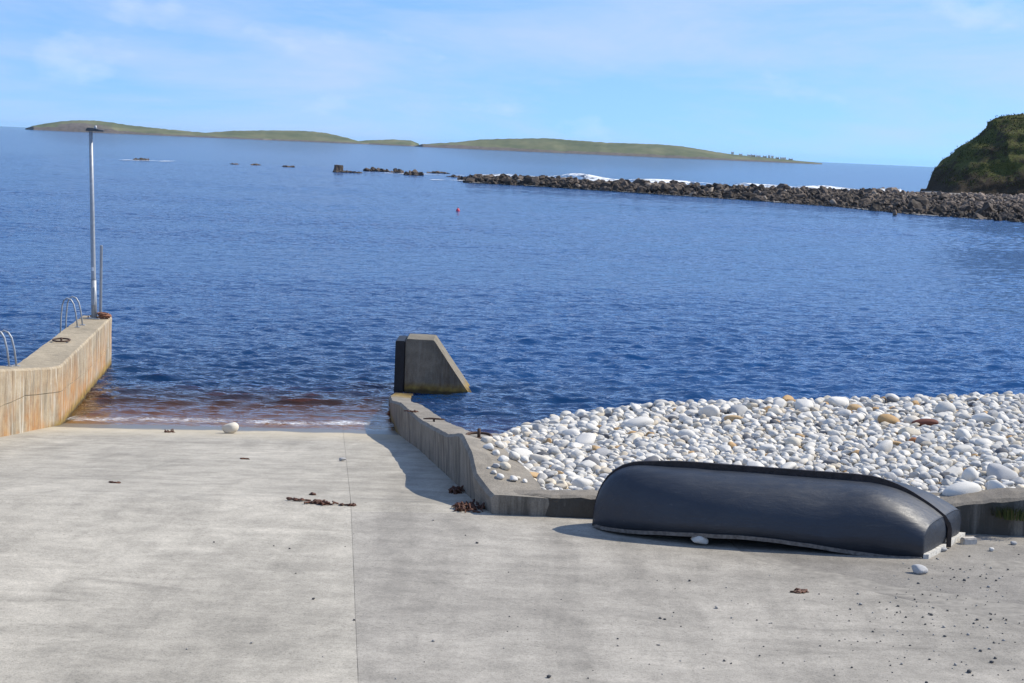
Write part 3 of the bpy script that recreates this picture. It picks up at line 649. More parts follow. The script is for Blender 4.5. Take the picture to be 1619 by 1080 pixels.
# ------------------------------------------------------------------ seaweed, gravel, grass
def weed(px, py, wx, wy_, n, lab, on=None, h=.03):
    P = on(px, py) if on else gp(px, py); g = np.random.default_rng(int(px * 7 + py)); Vs = []; Fs = []; k0 = 0
    for k in range(n):
        a = g.uniform(0, 6.28); ln = g.uniform(.5, 1.0); c = g.normal(0, .45, 2) * np.array([wx, wy_]); pth = []
        for i in range(7):
            s = (i / 6 - .5) * ln; pth.append((c[0] + s * wx * math.cos(a) * 1.2 + .02 * math.sin(i * 2 + k), c[1] + s * wy_ * math.sin(a) * 1.2, .008 + h * g.random() * (1 - abs(i / 3 - 1))))
        V, Fc = tube(pth, [.004, .011, .013, .014, .012, .01, .003], 5); Vs += [tuple(v) for v in V]; Fs += [tuple(q + k0 for q in f) for f in Fc]; k0 += len(V)
    o = obj('seaweed_clump', Vs, Fs, M['weed'], None, tuple(P), smooth=True); tag(o, lab, 'seaweed')
weed(738, 805, .17, .24, 36, 'reddish brown kelp clump at the foot of the slip wall end', h=.09); weed(721, 779, .13, .22, 26, 'small dark kelp clump by the middle of the slip wall foot', h=.07)
weed(506, 797, .14, .14, 24, 'dried seaweed clump in the middle of the slipway, largest of its group', h=.04); weed(468, 791, .14, .04, 12, 'thin strand of dried seaweed leftmost of the group on the slipway', h=.015)
weed(495, 783, .06, .06, 8, 'tiny seaweed scrap behind the largest clump on the slipway', h=.02); weed(554, 800, .10, .04, 9, 'seaweed strand lying across the slipway joint', h=.02)
weed(180, 764, .09, .04, 6, 'faint seaweed scrap on the left side of the slipway', h=.015); weed(267, 684, .12, .10, 6, 'small dark seaweed twig by the water left of the yellowish stone', h=.06); weed(383, 726, .07, .05, 5, 'tiny dark seaweed scrap below the yellowish stone on the slipway', h=.015)
weed(655, 652, .14, .06, 9, 'brown seaweed strand lying on the narrow top of the slip wall', on=walltop, h=.03)
weed(1265, 936, .10, .06, 16, 'small patch of brown dried weed on the apron in front of the boat', h=.012)
items = []; g = np.random.default_rng(5)
clusters = [(1130, 1000, 260, 26, 70), (880, 960, 200, 60, 80), (1480, 960, 90, 22, 90), (1500, 890, 40, 30, 40), (1300, 1050, 250, 40, 80), (780, 900, 160, 60, 60), (450, 930, 160, 70, 40), (640, 1000, 120, 60, 30), (1560, 1040, 80, 30, 40), (1450, 1000, 130, 45, 220), (1540, 920, 60, 30, 120), (200, 900, 200, 80, 25), (1000, 900, 200, 30, 40)]
for (a, b, sx, sy, n_) in clusters:
    for k in range(n_ // 2 if a > 1000 else n_ // 6):
        px = g.normal(a, sx); py = min(1090, max(815, g.normal(b, sy)))
        if 925 < px < 1540 and py < 880: continue
        P = gp(px, py); r = float(np.clip(g.lognormal(math.log(.0085), .45), .004, .026)); c = (.09, .088, .085) if g.random() < .6 else (.30, .29, .27)
        items.append((P[0], P[1], P[2] + r * .4, (r * 1.2, r, r * .8), c, int(g.integers(12))))
GR = [stone_shape(1, 900 + i, 4, .5, .85) for i in range(12)]
stuff(mass_obj('gravel', [scatter_mass(items, 1, GR)], M['r_attr']), 'loose dark grit scattered over the concrete apron', 'gravel')
def blades(n, rad, h, g, cols):
    V = []; Fc = []; C = []
    for k in range(n):
        a = g.uniform(0, 6.28); rr = rad * math.sqrt(g.random()); b = np.array([rr * math.cos(a), rr * math.sin(a), 0]); d = np.array([math.cos(a), math.sin(a), 0]) * g.uniform(.1, .8); hh = h * g.uniform(.5, 1.1); sd_ = np.array([-math.sin(a), math.cos(a), 0]) * .006; c = cols[int(g.integers(len(cols)))]
        i0 = len(V); V += [b - sd_, b + sd_, b + d * hh * .4 + np.array([0, 0, hh * .6]) + sd_ * .7, b + d * hh * .4 + np.array([0, 0, hh * .6]) - sd_ * .7, b + d * hh + np.array([0, 0, hh * .85])]
        Fc += [(i0, i0 + 1, i0 + 2, i0 + 3), (i0 + 3, i0 + 2, i0 + 4)]; C += [(*c, 1)] * 5
    return V, Fc, C
for (x, y, z, n_, r_, h_, lab) in [(6.50, 19.86, 2.10, 380, .26, .20, 'green grass tuft growing at the kerb wall by the right edge of the photo')]:
    V, Fc, Cc = blades(n_, r_, h_, g, [(.04, .06, .015), (.06, .08, .02), (.09, .085, .03), (.03, .05, .012)])
    o = obj('grass_tuft', V, Fc, M['g_attr'], None, (x, y, z)); a_ = o.data.color_attributes.new('tint', 'FLOAT_COLOR', 'POINT'); a_.data.foreach_set('color', np.array(Cc, dtype=np.float32).ravel()); tag(o, lab, 'grass tuft')

# ------------------------------------------------------------------ sea
def seabed(x, y):
    w = x * AX[0] + y * AX[1]; ramp = .12 * (W0 - w); xi = np.interp(y, [0, 29.78, 34.1, 43.8, 43.81], [-9.2, -9.74, -9.8, -11.17, -99]); xw = wedge(y)
    on = (x > xi - .7) & (x < xw); d = np.where(on, -ramp, np.where(x >= xw, .12 + .06 * np.maximum(y - 26, 0) + .20 * np.maximum(x, 0) + .5 * np.maximum(y - 43, 0), 3.0))
    return d
def ocean_tile(N, Lm, lam0, lmin, rms_slope, seed, spread=2.0, wind=(0.25, -1)):
    g = np.random.default_rng(seed); k = np.fft.fftfreq(N, Lm / N) * 2 * math.pi; kx, ky = np.meshgrid(k, k, indexing='xy'); kk = np.hypot(kx, ky); kk[0, 0] = 1
    k0 = 2 * math.pi / lam0; wv = np.array(wind) / np.linalg.norm(wind); cs_ = (kx * wv[0] + ky * wv[1]) / kk
    S = np.exp(-.9 * (k0 / kk) ** 2) / kk ** 3.6 * np.abs(cs_) ** (2 * spread) * np.exp(-(kk * lmin / 6.283) ** 2); S[0, 0] = 0
    A = np.sqrt(S) * (g.normal(size=(N, N)) + 1j * g.normal(size=(N, N))); h = np.real(np.fft.ifft2(A)); hx = np.gradient(h, Lm / N, axis=0)
    h *= rms_slope / hx.std(); return h
TA = ocean_tile(512, 31.0, 0.68, .17, .215, 1, 1.6); TB = ocean_tile(512, 107.0, 3.0, .9, .04, 2, 1.3)
def samp(T, Lm, x, y):
    N = T.shape[0]; fx = (x / Lm * N) % N; fy = (y / Lm * N) % N; i = fx.astype(int); j = fy.astype(int); a = fx - i; b = fy - j; i1 = (i + 1) % N; j1 = (j + 1) % N; i %= N; j %= N
    return T[j, i] * (1 - a) * (1 - b) + T[j, i1] * a * (1 - b) + T[j1, i] * (1 - a) * b + T[j1, i1] * a * b
NR, NC = 1150, 420; D0, D1 = 30.0, 420.0
dd = D0 * (D1 / D0) ** (np.arange(NR + 1) / NR); tt = np.linspace(-.50, .50, NC + 1); X = dd[:, None] * tt[None, :]; Y = np.repeat(dd[:, None], NC + 1, 1)
gust = .80 + .55 * np.clip(samp(ocean_tile(256, 900., 60, 20, 1, 5, .3), 900., X * .5 + 300, Y * 1.3) / 12., -.8, .8)
gust = gust * (1 - .38 * np.exp(-((Y - 95 - 6 * np.sin(X * .06)) / 30) ** 2)); fa = np.clip((240 - Y) / 130, 0, 1); fe = np.clip((D1 - Y) / 60, 0, 1); dep = seabed(X, Y); sh = np.clip(dep / .55 + .10, .10, 1)
ca, sa = math.cos(.4), math.sin(.4)
Z = (samp(TA, 31., X * ca + Y * sa * .0 + 7, Y) * fa * gust + samp(TA, 31., (X * .83 - Y * .1) * .61, Y * .61 + 11) * .5 * gust * fa + samp(TB, 107., X + .2 * Y, Y) * np.clip(gust, .5, 1.3)) * sh * fe
V = np.stack([X, Y, Z], -1).reshape(-1, 3); ii, jj = np.meshgrid(np.arange(NR), np.arange(NC), indexing='ij'); a = (ii * (NC + 1) + jj).ravel(); Fc = np.stack([a, a + 1, a + NC + 2, a + NC + 1], -1)
def m_water(use_depth):
    t = NT('sea water' if use_depth else 'open sea'); p = t.pos(); lw = .0
    n1 = t.noise(1.0, 3, .55, p, (2.2, 5.5, 1)); n2 = t.noise(1.0, 3, .6, p, (7, 15, 1)); n3 = t.noise(1.0, 3, .6, p, (.55, 1.5, 1)); n4 = t.noise(1, 2, .5, p, (.02, .05, 1))
    gs = t.ramp(n4, [(.35, .55), (.65, 1.0)])
    b1 = t.bump(n3, .30, .28); b2 = t.bump(n1, .50, .11, b1); nb = t.bump(n2, .35, .03, b2)
    fr = t.n('ShaderNodeFresnel'); fr.inputs['IOR'].default_value = 1.333; t.l(nb, fr.inputs['Normal'])
    gl = t.n('ShaderNodeBsdfGlossy'); gl.inputs['Roughness'].default_value = .05; t.l(nb, gl.inputs['Normal']); gl.inputs['Color'].default_value = (1, 1, 1, 1)
    df = t.n('ShaderNodeBsdfDiffuse'); df.inputs['Color'].default_value = (.004, .043, .14, 1)
    body = df.outputs[0]
    if use_depth:
        at0 = t.n('ShaderNodeAttribute', attribute_name='depth'); t.l(t.ramp(t.math('MULTIPLY', at0.outputs['Fac'], .5), [(.03, (.42, .25, .06)), (.11, (.26, .12, .02)), (.22, (.07, .040, .028)), (.36, (.004, .043, .14))]), df.inputs['Color'])
        at = t.n('ShaderNodeAttribute', attribute_name='depth'); d = t.math('MULTIPLY', at.outputs['Fac'], 1.0)
        def ex(k): return t.math('EXPONENT', t.math('MULTIPLY', d, -k))
        cb = t.n('ShaderNodeCombineColor')
        for i, k in enumerate((.8, 1.9, 4.0)): t.l(ex(k), cb.inputs[i])
        tr_ = t.n('ShaderNodeBsdfTransparent'); t.l(cb.outputs[0], tr_.inputs['Color'])
        ms = t.n('ShaderNodeMixShader'); t.l(t.math('SUBTRACT', 1.0, ex(.9)), ms.inputs[0]); t.l(tr_.outputs[0], ms.inputs[1]); t.l(df.outputs[0], ms.inputs[2]); body = ms.outputs[0]
    mo = t.n('ShaderNodeMixShader'); t.l(t.math('MINIMUM', fr.outputs[0], .60), mo.inputs[0]); t.l(body, mo.inputs[1]); t.l(gl.outputs[0], mo.inputs[2]); t.l(mo.outputs[0], t.out.inputs['Surface']); return t.m
sea = obj('sea', V, Fc, m_water(True), smooth=True); structure(sea)
at = sea.data.attributes.new('depth', 'FLOAT', 'POINT'); at.data.foreach_set('value', np.clip(dep, 0, 6).astype(np.float32).ravel())
# open sea beyond and to the sides, out to the horizon
R_ = 24000.; xs = .50
Vo = [(-D0 * xs, D0, 0), (-D1 * xs, D1, 0), (D1 * xs, D1, 0), (D0 * xs, D0, 0), (-R_, R_, 0), (R_, R_, 0), (-R_, D0, 0), (R_, D0, 0)]
structure(obj('open_sea', Vo, [(1, 2, 5, 4), (0, 1, 4, 6), (3, 7, 5, 2)], m_water(False)))
structure(obj('seabed', [(-600, 30, -3.2), (600, 30, -3.2), (600, 900, -3.2), (-600, 900, -3.2)], [(0, 1, 2, 3)], m_simple('dark seabed', (.03, .028, .02))))

# foam
def m_foam(scale, lo, hi):
    t = NT('sea foam'); p = t.pos(); n1 = t.noise(scale, 7, .75, p, (1, 2.2, 1), .8); at = t.n('ShaderNodeAttribute', attribute_name='edge')
    f = t.ramp(t.math('MULTIPLY', n1, at.outputs['Fac']), [(lo, 0.0), (hi, 1.0)]); b = t.n('ShaderNodeBsdfDiffuse'); b.inputs['Color'].default_value = (.80, .82, .82, 1); tr_ = t.n('ShaderNodeBsdfTransparent'); ms = t.n('ShaderNodeMixShader')
    t.l(f, ms.inputs[0]); t.l(tr_.outputs[0], ms.inputs[1]); t.l(b.outputs[0], ms.inputs[2]); t.l(ms.outputs[0], t.out.inputs['Surface']); return t.m
FM = m_foam(8.0, .50, .68); FM2 = m_foam(.5, .44, .54)
def foam(name, line, w0, w1, z, mat, lab, nsub=6, zf=None):
    """ribbon along a plan line, w0 towards the viewer side, w1 beyond"""
    line = [np.array(p_) for p_ in line]; V = []; E_ = []
    for p_ in line:
        for k in range(nsub + 1):
            f_ = k / nsub; y = p_[1] - w0 + (w0 + w1) * f_; zz = z if zf is None else zf(p_[0], y); V.append((p_[0], y, zz)); E_.append(math.sin(math.pi * f_) ** .6 * p_[2])
    Fc = [(i * (nsub + 1) + k, (i + 1) * (nsub + 1) + k, (i + 1) * (nsub + 1) + k + 1, i * (nsub + 1) + k + 1) for i in range(len(line) - 1) for k in range(nsub)]
    o = obj(name, V, Fc, mat); a_ = o.data.attributes.new('edge', 'FLOAT', 'POINT'); a_.data.foreach_set('value', np.array(E_, dtype=np.float32)); o['kind'] = 'stuff'; o['label'] = lab; o['category'] = 'foam'; return o
ln = []
for q in np.arange(-5.6, 2.35, .08):
    c = xy(W0 + .15, q); ln.append((c[0], c[1] + .3 * mnoise.noise(Vector((c[0] * .7, 0, 5))) + .07 * mnoise.noise(Vector((c[0] * 3, 0, 5))), 1.08 + .3 * mnoise.noise(Vector((c[0] * 1.2, 4, 0)))))
foam('shore_foam', ln, .32, 1.15, .03, FM, 'line of white foam where small waves wash up the slipway', zf=lambda x, y: max(.035, float(zg(x, y)) + .022))

# ------------------------------------------------------------------ rocky spit, reef rocks
NE = [(740, 289), (820, 293), (900, 298), (1050, 308), (1200, 318), (1330, 328), (1450, 340), (1619, 352), (1800, 366)]
CR = [(740, 283, .6), (820, 284, .9), (900, 288, 1.0), (1050, 294, 1.2), (1200, 299, 1.35), (1330, 303, 1.5), (1450, 306, 1.65), (1619, 309, 1.9), (1800, 316, 2.4)]
ne = [sp(a, b, 0) for a, b in NE]; cr_ = [sp(a, b, c) for a, b, c in CR]
def interp3(P, u): s = np.linspace(0, 1, len(P)); return np.array([np.interp(u, s, [q[i] for q in P]) for i in range(3)])
def spit_pt(u, v):
    a = interp3(ne, u); b = interp3(cr_, u)
    if v <= 1: q = a + (b - a) * v; q[2] = -.25 + (b[2] + .1) * v ** .6
    else: q = b + np.array([b[0] - a[0], b[1] - a[1], 0]) * (v - 1) * .8; q[1] += (v - 1) * 6; q[2] = b[2] * (1 - (v - 1) * 2.4)
    return q
V = []; nu, nv = 200, 22
for i in range(nu + 1):
    for j in range(nv + 1): q = spit_pt(i / nu, 1.6 * j / nv); q[2] += .35 * mnoise.noise(Vector(q) * .5) - .15; V.append(q)
Fc = np.array([[i * (nv + 1) + j, (i + 1) * (nv + 1) + j, (i + 1) * (nv + 1) + j + 1, i * (nv + 1) + j + 1] for i in range(nu) for j in range(nv)])
structure(obj('rocky_spit', V, Fc, m_simple('spit rubble', (.11, .09, .07), .9, .5, .8, .8)))
g = np.random.default_rng(21); items = []; RK = [stone_shape(2, 500 + i, 12, .38, .8) + np.random.default_rng(i).normal(0, .09, ICO[2][0].shape) for i in range(12)]
for k in range(21000):
    u = g.random(); v = g.random() * 1.35; q = spit_pt(u, v); right = np.clip((u - .62) / .3, 0, 1)
    r = float(np.clip(g.lognormal(math.log(.25 - .12 * right * min(1, v)), .6), .10, 1.2)); pal = right * min(1, v * 1.2)
    base_c = np.array([.075, .058, .045]) * g.uniform(.4, 2.0) * (.55 + .6 * min(1, v)) * (1 + 1.4 * pal); 
    items.append((q[0] + g.normal(0, .3), q[1] + g.normal(0, .5), q[2] + r * .15, (r * g.uniform(.9, 1.4), r, r * g.uniform(.7, 1.2)), tuple(np.minimum(base_c, .4)), int(g.integers(12))))
RK1 = [stone_shape(1, 560 + i, 6, .4, .85) + np.random.default_rng(i + 90).normal(0, .12, ICO[1][0].shape) for i in range(12)]
sm = [q for q in items if max(q[3]) < .62]; lg = [q for q in items if max(q[3]) >= .62]
o = mass_obj('spit_rubble', [scatter_mass(lg, 2, RK, False, g), scatter_mass(sm, 1, RK1, False, g)], M['r_attr']); stuff(o, 'mass of dark brown rubble covering the rocky spit', 'rubble'); o.data.polygons.foreach_set('use_smooth', [False] * len(o.data.polygons))
RKM = {}
def boulder(q, r, kind, lab, group, g, name='boulder', asp=None):
    k = int(g.integers(10)); key = (kind, k)
    if key not in RKM: RKM[key] = mesh('boulder', stone_shape(2, 700 + k, 12, .38, .8) + np.random.default_rng(k + 50).normal(0, .07, ICO[2][0].shape), ICO[2][1], M[kind])
    o = bpy.data.objects.new(name, RKM[key]); a_ = asp or (g.uniform(1, 1.7), g.uniform(.7, 1.1), g.uniform(.6, 1.2)); o.scale = tuple(r * c for c in a_); o.rotation_euler = (g.normal(0, .3), g.normal(0, .3), g.uniform(0, 6.28)); o.location = tuple(q); link(o); tag(o, lab, 'boulder', group); return o
for k in range(150):
    u = g.random() ** .9; v = g.random() * 1.05; q = spit_pt(u, v); kind = 'boulder' if g.random() < .72 else 'boulder_pale'; r = g.uniform(.42, .85) * (1.0 if u < .7 else .7)
    boulder(q + np.array([0, 0, .25]), r, kind, ('large ' if r > .6 else 'smaller ') + ('dark boulder ' if kind == 'boulder' else 'pale brown boulder ') + ('at the near waterline ' if v < .3 else ('midway up ' if v < .7 else 'along the crest ')) + 'of the spit ' + ('near its seaward tip' if u < .25 else ('left of its middle' if u < .5 else ('right of its middle' if u < .75 else 'below the headland'))), 'dark boulders of the spit' if kind == 'boulder' else 'pale boulders of the spit', g)
for px, py, r, kind, lab in [(1508, 340 - 20, 1.5, 'boulder_pale', 'large pale boulder on the spit crest left of the headland foot'), (1394, 303, 1.3, 'boulder', 'dark boulder on the skyline of the spit in front of the open sea'), (1317, 323, 1.2, 'boulder_pale', 'tan boulder at the water edge in the middle of the spit'), (1415, 337, .42, 'boulder', 'single low boulder in the water just off the spit')]:
    boulder(sp(px, py, .3), r, kind, lab, None, g)
def outcrop(px0, px1, py, h, nl, lab, blocky=False):
    c = sp((px0 + px1) / 2, py, 0); a = sp(px0, py, 0); b = sp(px1, py, 0); W_ = abs(b[0] - a[0]); g = np.random.default_rng(int(px0)); its = []; h *= .68
    for k in range(nl * 4):
        u = ((k + g.uniform(.2, .8)) / nl / 4 - .5) * .9; hh = h * g.uniform(.25, 1.1) * (1 - .7 * abs(u)); its.append((u * W_, g.normal(0, .8), hh * .25, (W_ / nl * g.uniform(.5, .95), W_ / nl * .7, hh), tuple(np.array([.09, .068, .052]) * g.uniform(.6, 1.5)), int(g.integers(12))))
    v, f, cc = scatter_mass(its, 2, RK, True, g); o = mass_obj('reef_rock', [(v, f, cc)], M['r_attr']); o.data.polygons.foreach_set('use_smooth', [False] * len(o.data.polygons)); o.location = tuple(c); tag(o, lab, 'rock', 'rocks off the end of the spit'); return c, W_
outs = [(196, 252, 253, 1.0, 7, 'low wave-washed reef rock far left of the others'), (358, 384, 260, .35, 3, 'tiny low reef rock left of the two small ones before the square block'), (392, 416, 261, .6, 3, 'small low reef rock, second from the left reef in the row'), (440, 472, 264, .5, 4, 'flat small reef rock just left of the square block'), (518, 582, 273, .75, 8, 'low rock ledge beneath the square concrete block'), (570, 620, 271, 1.4, 6, 'jagged reef rock right of the square block, first after it'), (614, 640, 273, 1.3, 3, 'narrow peaked reef rock between two larger jagged ones'), (638, 670, 277, 1.7, 4, 'tall jagged brown reef rock in the middle of the row'), (672, 712, 274, .7, 5, 'long low reef rock right of the tall jagged one'), (706, 730, 280, .6, 3, 'low flat reef rock between the long low one and the spit tip'), (724, 745, 285, 1.3, 3, 'reef rock at the very tip of the rocky spit')]
for a, b, c, h, nl, lab in outs: outcrop(a, b, c, h, nl, lab)
c = sp(535, 272, 0); bm = bmesh.new(); box(bm, (0, 0, .6), (1.7, 1.7, 1.7), .5)
for v in bm.verts:
    if v.co.z > 1: v.co.x *= .82; v.co.y *= .82
bmesh.ops.subdivide_edges(bm, edges=bm.edges[:], cuts=3, use_grid_fill=True); wobble(bm, .09, 1.1); cb_ = bmobj('concrete_beacon_base', bm, M['boulder'], None, tuple(c)); tag(cb_, 'square dark concrete block standing on the reef', 'concrete block')
ln = [(*interp3(ne, u)[:2], .88 + .22 * mnoise.noise(Vector((u * 22, 0, 0)))) for u in np.linspace(0, 1, 160)]
foam('reef_foam', ln, 4.5, 2.0, .14, FM2, 'white foam along the near side of the rocky spit')
ln = [(*(interp3(cr_, u)[:2] + np.array([0, 44 + 10 * (1 - u)])), 1.0 + .45 * mnoise.noise(Vector((u * 11, 3, 0)))) for u in np.linspace(.0, .80, 200)]
def surfz(x, y): yc = float(np.interp(x, [q[0] for q in ln], [q[1] for q in ln])); return .15 + min(1, .25 + max(0, (x - ln[0][0]) / 25)) * (1.3 + .7 * mnoise.noise(Vector((x * .12, 0, 9)))) * math.exp(-((y - yc) / 2.6) ** 2)
foam('surf_foam', ln, 8, 8, .16, FM2, 'white surf breaking on the far side of the rocky spit', 14, surfz)
for (a, b, y_, w0_, w1_, s_) in [(178, 258, 254, 5, 22, .95), (350, 400, 262, 3, 6, .8), (575, 735, 274, 6, 14, .88), (680, 745, 285, 9, 10, .92)]:
    ln = [(*sp(px, y_ + (px - a) * .03, 0)[:2], s_ + .25 * mnoise.noise(Vector((px * .05, 2, 0)))) for px in np.linspace(a, b, 50)]
    foam('reef_foam', ln, w0_, w1_, .15, FM2, 'white foam washing round the isolated reef rocks')
by = sp(724, 334, 0); bu = tag(empty('mooring_buoy', by), 'small pink buoy floating in the middle of the bay', 'buoy')
V, Fc = tube([(0, 0, -.15), (0, 0, -.1), (0, 0, .05), (0, 0, .22), (0, 0, .30)], [.06, .17, .2, .14, .04], 12); obj('float', V, Fc, M['buoy'], bu, smooth=True)
V, Fc = torus(.06, .014, 12, 5, 1.57); obj('ring', V, Fc, M['rust'], bu, (0, 0, .35), smooth=True)

# ------------------------------------------------------------------ headland on the right
def m_head():
    t = NT('headland turf'); p = t.pos(); n1 = t.noise(.16, 6, .6, p); n2 = t.noise(.9, 6, .65, p); n3 = t.noise(3.2, 5, .7, p); z = t.sep(p)[2]
    grass = t.mix(t.ramp(n3, [(.3, 0.0), (.7, 1.0)]), (.045, .055, .018), (.13, .13, .042)); earth = t.mix(n3, (.030, .024, .017), (.075, .058, .040))
    low = t.ramp(t.math('MULTIPLY', z, .1), [(.25, .30), (.7, 0.0)]); f = t.ramp(t.math('SUBTRACT', t.mix(.5, n1, n2), t.math('MULTIPLY', low, .55)), [(.40, 0.0), (.52, 1.0)])
    t.bsdf(t.mix(f, earth, grass), .95, t.bump(n3, .8, .3), .1); return t.m
HB = dp(1466, 303, 303.0)
hx = [dp(a, b, 326.0) for a, b in [(1462, 303), (1468, 292), (1480, 266), (1497, 250), (1512, 238), (1530, 224), (1548, 212), (1560, 203), (1563, 194), (1572, 188), (1590, 183), (1619, 178), (1680, 168), (1800, 150), (2000, 140)]]
X0 = hx[0][0]; nu, nv = 190, 70; V = []
for i in range(nu + 1):
    x = X0 - 1 + (hx[-1][0] - X0) * (i / nu) ** 1.25; zt = float(np.interp(x, [q[0] for q in hx], [q[2] for q in hx])); zt = max(zt, 1.4)
    for j in range(nv + 1):
        v = j / nv * 1.7
        y0 = 304 + min(4, .0 * (x - X0)); H_ = zt - 1.2
        if v <= 1: a = v; y = y0 + 22 * (a ** 1.35); z = 1.2 + H_ * (1 - (1 - a) ** 1.55)
        else: y = y0 + 22 + (v - 1) * 70; z = zt - H_ * .7 * ((v - 1) / .7) ** 1.6
        k = min(1, H_ / 6) * (1 if v > .02 else .3); q = Vector((x * max(1, y / 326) ** 1.02, y, z)); q += mnoise.noise_vector(q * .18) * .9 * k + mnoise.noise_vector(q * .7) * .32 * k + mnoise.noise_vector(q * 1.9) * .12 * k
        tr_ = math.sin(z * 1.9 + mnoise.noise(Vector((x * .1, y * .1, 0))) * 4); q.y -= .35 * tr_ * k; V.append(q)
Fc = np.array([[i * (nv + 1) + j, (i + 1) * (nv + 1) + j, (i + 1) * (nv + 1) + j + 1, i * (nv + 1) + j + 1] for i in range(nu) for j in range(nv)])
HV = np.array([tuple(v) for v in V]); structure(obj('headland', HV, Fc, m_head(), smooth=True))
# turf tufts on it
g = np.random.default_rng(31); ids = np.where((HV[:, 2] > 3.0) & (HV[:, 0] < X0 + 60))[0]; V = []; Fc = []; C = []
for k in range(14000):
    b = HV[g.choice(ids)] + g.normal(0, .25, 3) * np.array([1, 1, .3]); r = g.uniform(.08, .22); c = np.array([.055, .068, .02]) * g.uniform(.5, 1.9) if g.random() < .8 else np.array([.13, .11, .05]) * g.uniform(.6, 1.3)
    if mnoise.noise(Vector(b) * .25) < -.12 and b[2] < 12: continue
    for m_ in range(3):
        a = g.uniform(0, 6.28); i0 = len(V); d = np.array([math.cos(a), math.sin(a), 0]); V += [b - d * r * .6, b + d * r * .6, b + np.array([g.normal(0, .3) * r, -.3 * r, r * 1.3])]; Fc.append((i0, i0 + 1, i0 + 2)); C += [(*c, 1)] * 3
o = obj('headland_turf', np.array(V), np.array(Fc), M['g_attr']); a_ = o.data.color_attributes.new('tint', 'FLOAT_COLOR', 'POINT'); a_.data.foreach_set('color', np.array(C, dtype=np.float32).ravel()); stuff(o, 'rough turf covering the headland at right', 'turf')
# shingle shelf between spit and headland
V = []
for i in range(41):
    for j in range(9):
        x = X0 - 14 + i * 3.2; y = 262 + j * 7.5; e = max(0, min(1, (x - X0 + 14) / 14)); V.append((x, y, (-.4 + 2.1 * e) * min(1, .75 + .05 * j) + .12 * mnoise.noise(Vector((x * .3, y * .3, 0)))))
Fc = np.array([[i * 9 + j, (i + 1) * 9 + j, (i + 1) * 9 + j + 1, i * 9 + j + 1] for i in range(40) for j in range(8)])
structure(obj('shingle_shelf', V, Fc, m_simple('grey shingle', (.20, .185, .165), .9, .45, 1.2, .8), smooth=True))

# ------------------------------------------------------------------ islands on the horizon
def m_isle():
    t = NT('island turf and shore'); p = t.pos(); z = t.sep(p)[2]; n1 = t.noise(.012, 6, .6, p); n2 = t.noise(.09, 6, .7, p, (1, 1, 3)); rk = t.n('ShaderNodeAttribute', attribute_name='rock').outputs['Fac']
    gr = t.ramp(n1, [(.3, (.085, .102, .058)), (.48, (.125, .138, .078)), (.66, (.18, .178, .105))]); ro_ = t.ramp(n2, [(.3, (.095, .082, .072)), (.6, (.16, .137, .12)), (.75, (.26, .23, .195))])
    f = t.ramp(t.math('ADD', rk, t.math('MULTIPLY', t.math('SUBTRACT', n2, .5), .9)), [(.42, 0.0), (.58, 1.0)]); t.bsdf(t.mix(f, gr, ro_), .95, None, .1); return t.m
MI = m_isle()
def island(prof, D, depth, rockh, name='island'):
    prof = [(a, b) for a, b in prof]; xs_ = np.arange(prof[0][0], prof[-1][0] + .01, 2.5); V = []; RKs = []; nj = 13
    for px in xs_:
        py = float(np.interp(px, [a for a, b in prof], [b for a, b in prof])); top = dp(px, py, D + depth * .45); zt = max(.5, top[2] + 1.3 * mnoise.noise(Vector((px * .11, D, 0))) + .6 * mnoise.noise(Vector((px * .4, D, 3)))); x = top[0]
        rh = float(np.interp(px, [a for a, b in rockh], [b for a, b in rockh])); rh = min(rh, zt * .9) * (1 + .5 * mnoise.noise(Vector((px * .05, 1, 0))))
        rkf = float(np.interp(rh, [6, 12], [.0, .75])) if prof[0][0] == 40 else 0.0; e = min(1, (px - prof[0][0]) / 12, (prof[-1][0] - px) / 12); wv = 14 * mnoise.noise(Vector((px * .018, 0, D * .01)))
        for j in range(nj):
            f_ = [0, .02, .05, .06, .16, .22, .3, .38, .45, .6, .75, .9, 1][j]; y = D + depth * f_ + wv * (1 - f_) + (1 - e) * depth * (.45 - f_)
            if f_ < .06: z = -1 + (rh + 1) * (f_ / .05)
            elif f_ <= .45: u = (f_ - .05) / .40; z = rh + (zt - rh) * (u * (2 - u))
            else: z = zt * (1 - ((f_ - .45) / .55) ** 2) - 1.5
            V.append((x * (y / (D + depth * .45)), y, z + (.8 * mnoise.noise(Vector((px * .035, f_ * 6, 2))) if .05 < f_ < .44 else 0))); RKs.append(1.0 if f_ < .055 else (rkf if f_ < .2 else .0))
    n = len(xs_); Fc = np.array([[i * nj + j, (i + 1) * nj + j, (i + 1) * nj + j + 1, i * nj + j + 1] for i in range(n - 1) for j in range(nj - 1)])
    o = obj(name, V, Fc, MI, smooth=True); a_ = o.data.attributes.new('rock', 'FLOAT', 'POINT'); a_.data.foreach_set('value', np.array(RKs, dtype=np.float32)); return structure(o)
island([(40, 203.5), (52, 199), (70, 195.5), (100, 191.5), (125, 190), (150, 190.5), (180, 194), (200, 197.5), (260, 204), (320, 209.5), (380, 214), (430, 219)], 4000, 420, [(40, 5), (120, 13), (180, 9), (230, 4), (430, 3)])
island([(300, 212.5), (330, 209.5), (370, 206.8), (430, 206.2), (480, 206.8), (515, 210), (545, 217), (570, 224), (585, 226)], 4350, 420, [(300, 3), (580, 3)])
island([(555, 224.8), (580, 221.8), (620, 220.5), (650, 222.2), (664, 228)], 4500, 300, [(555, 3), (664, 3)])
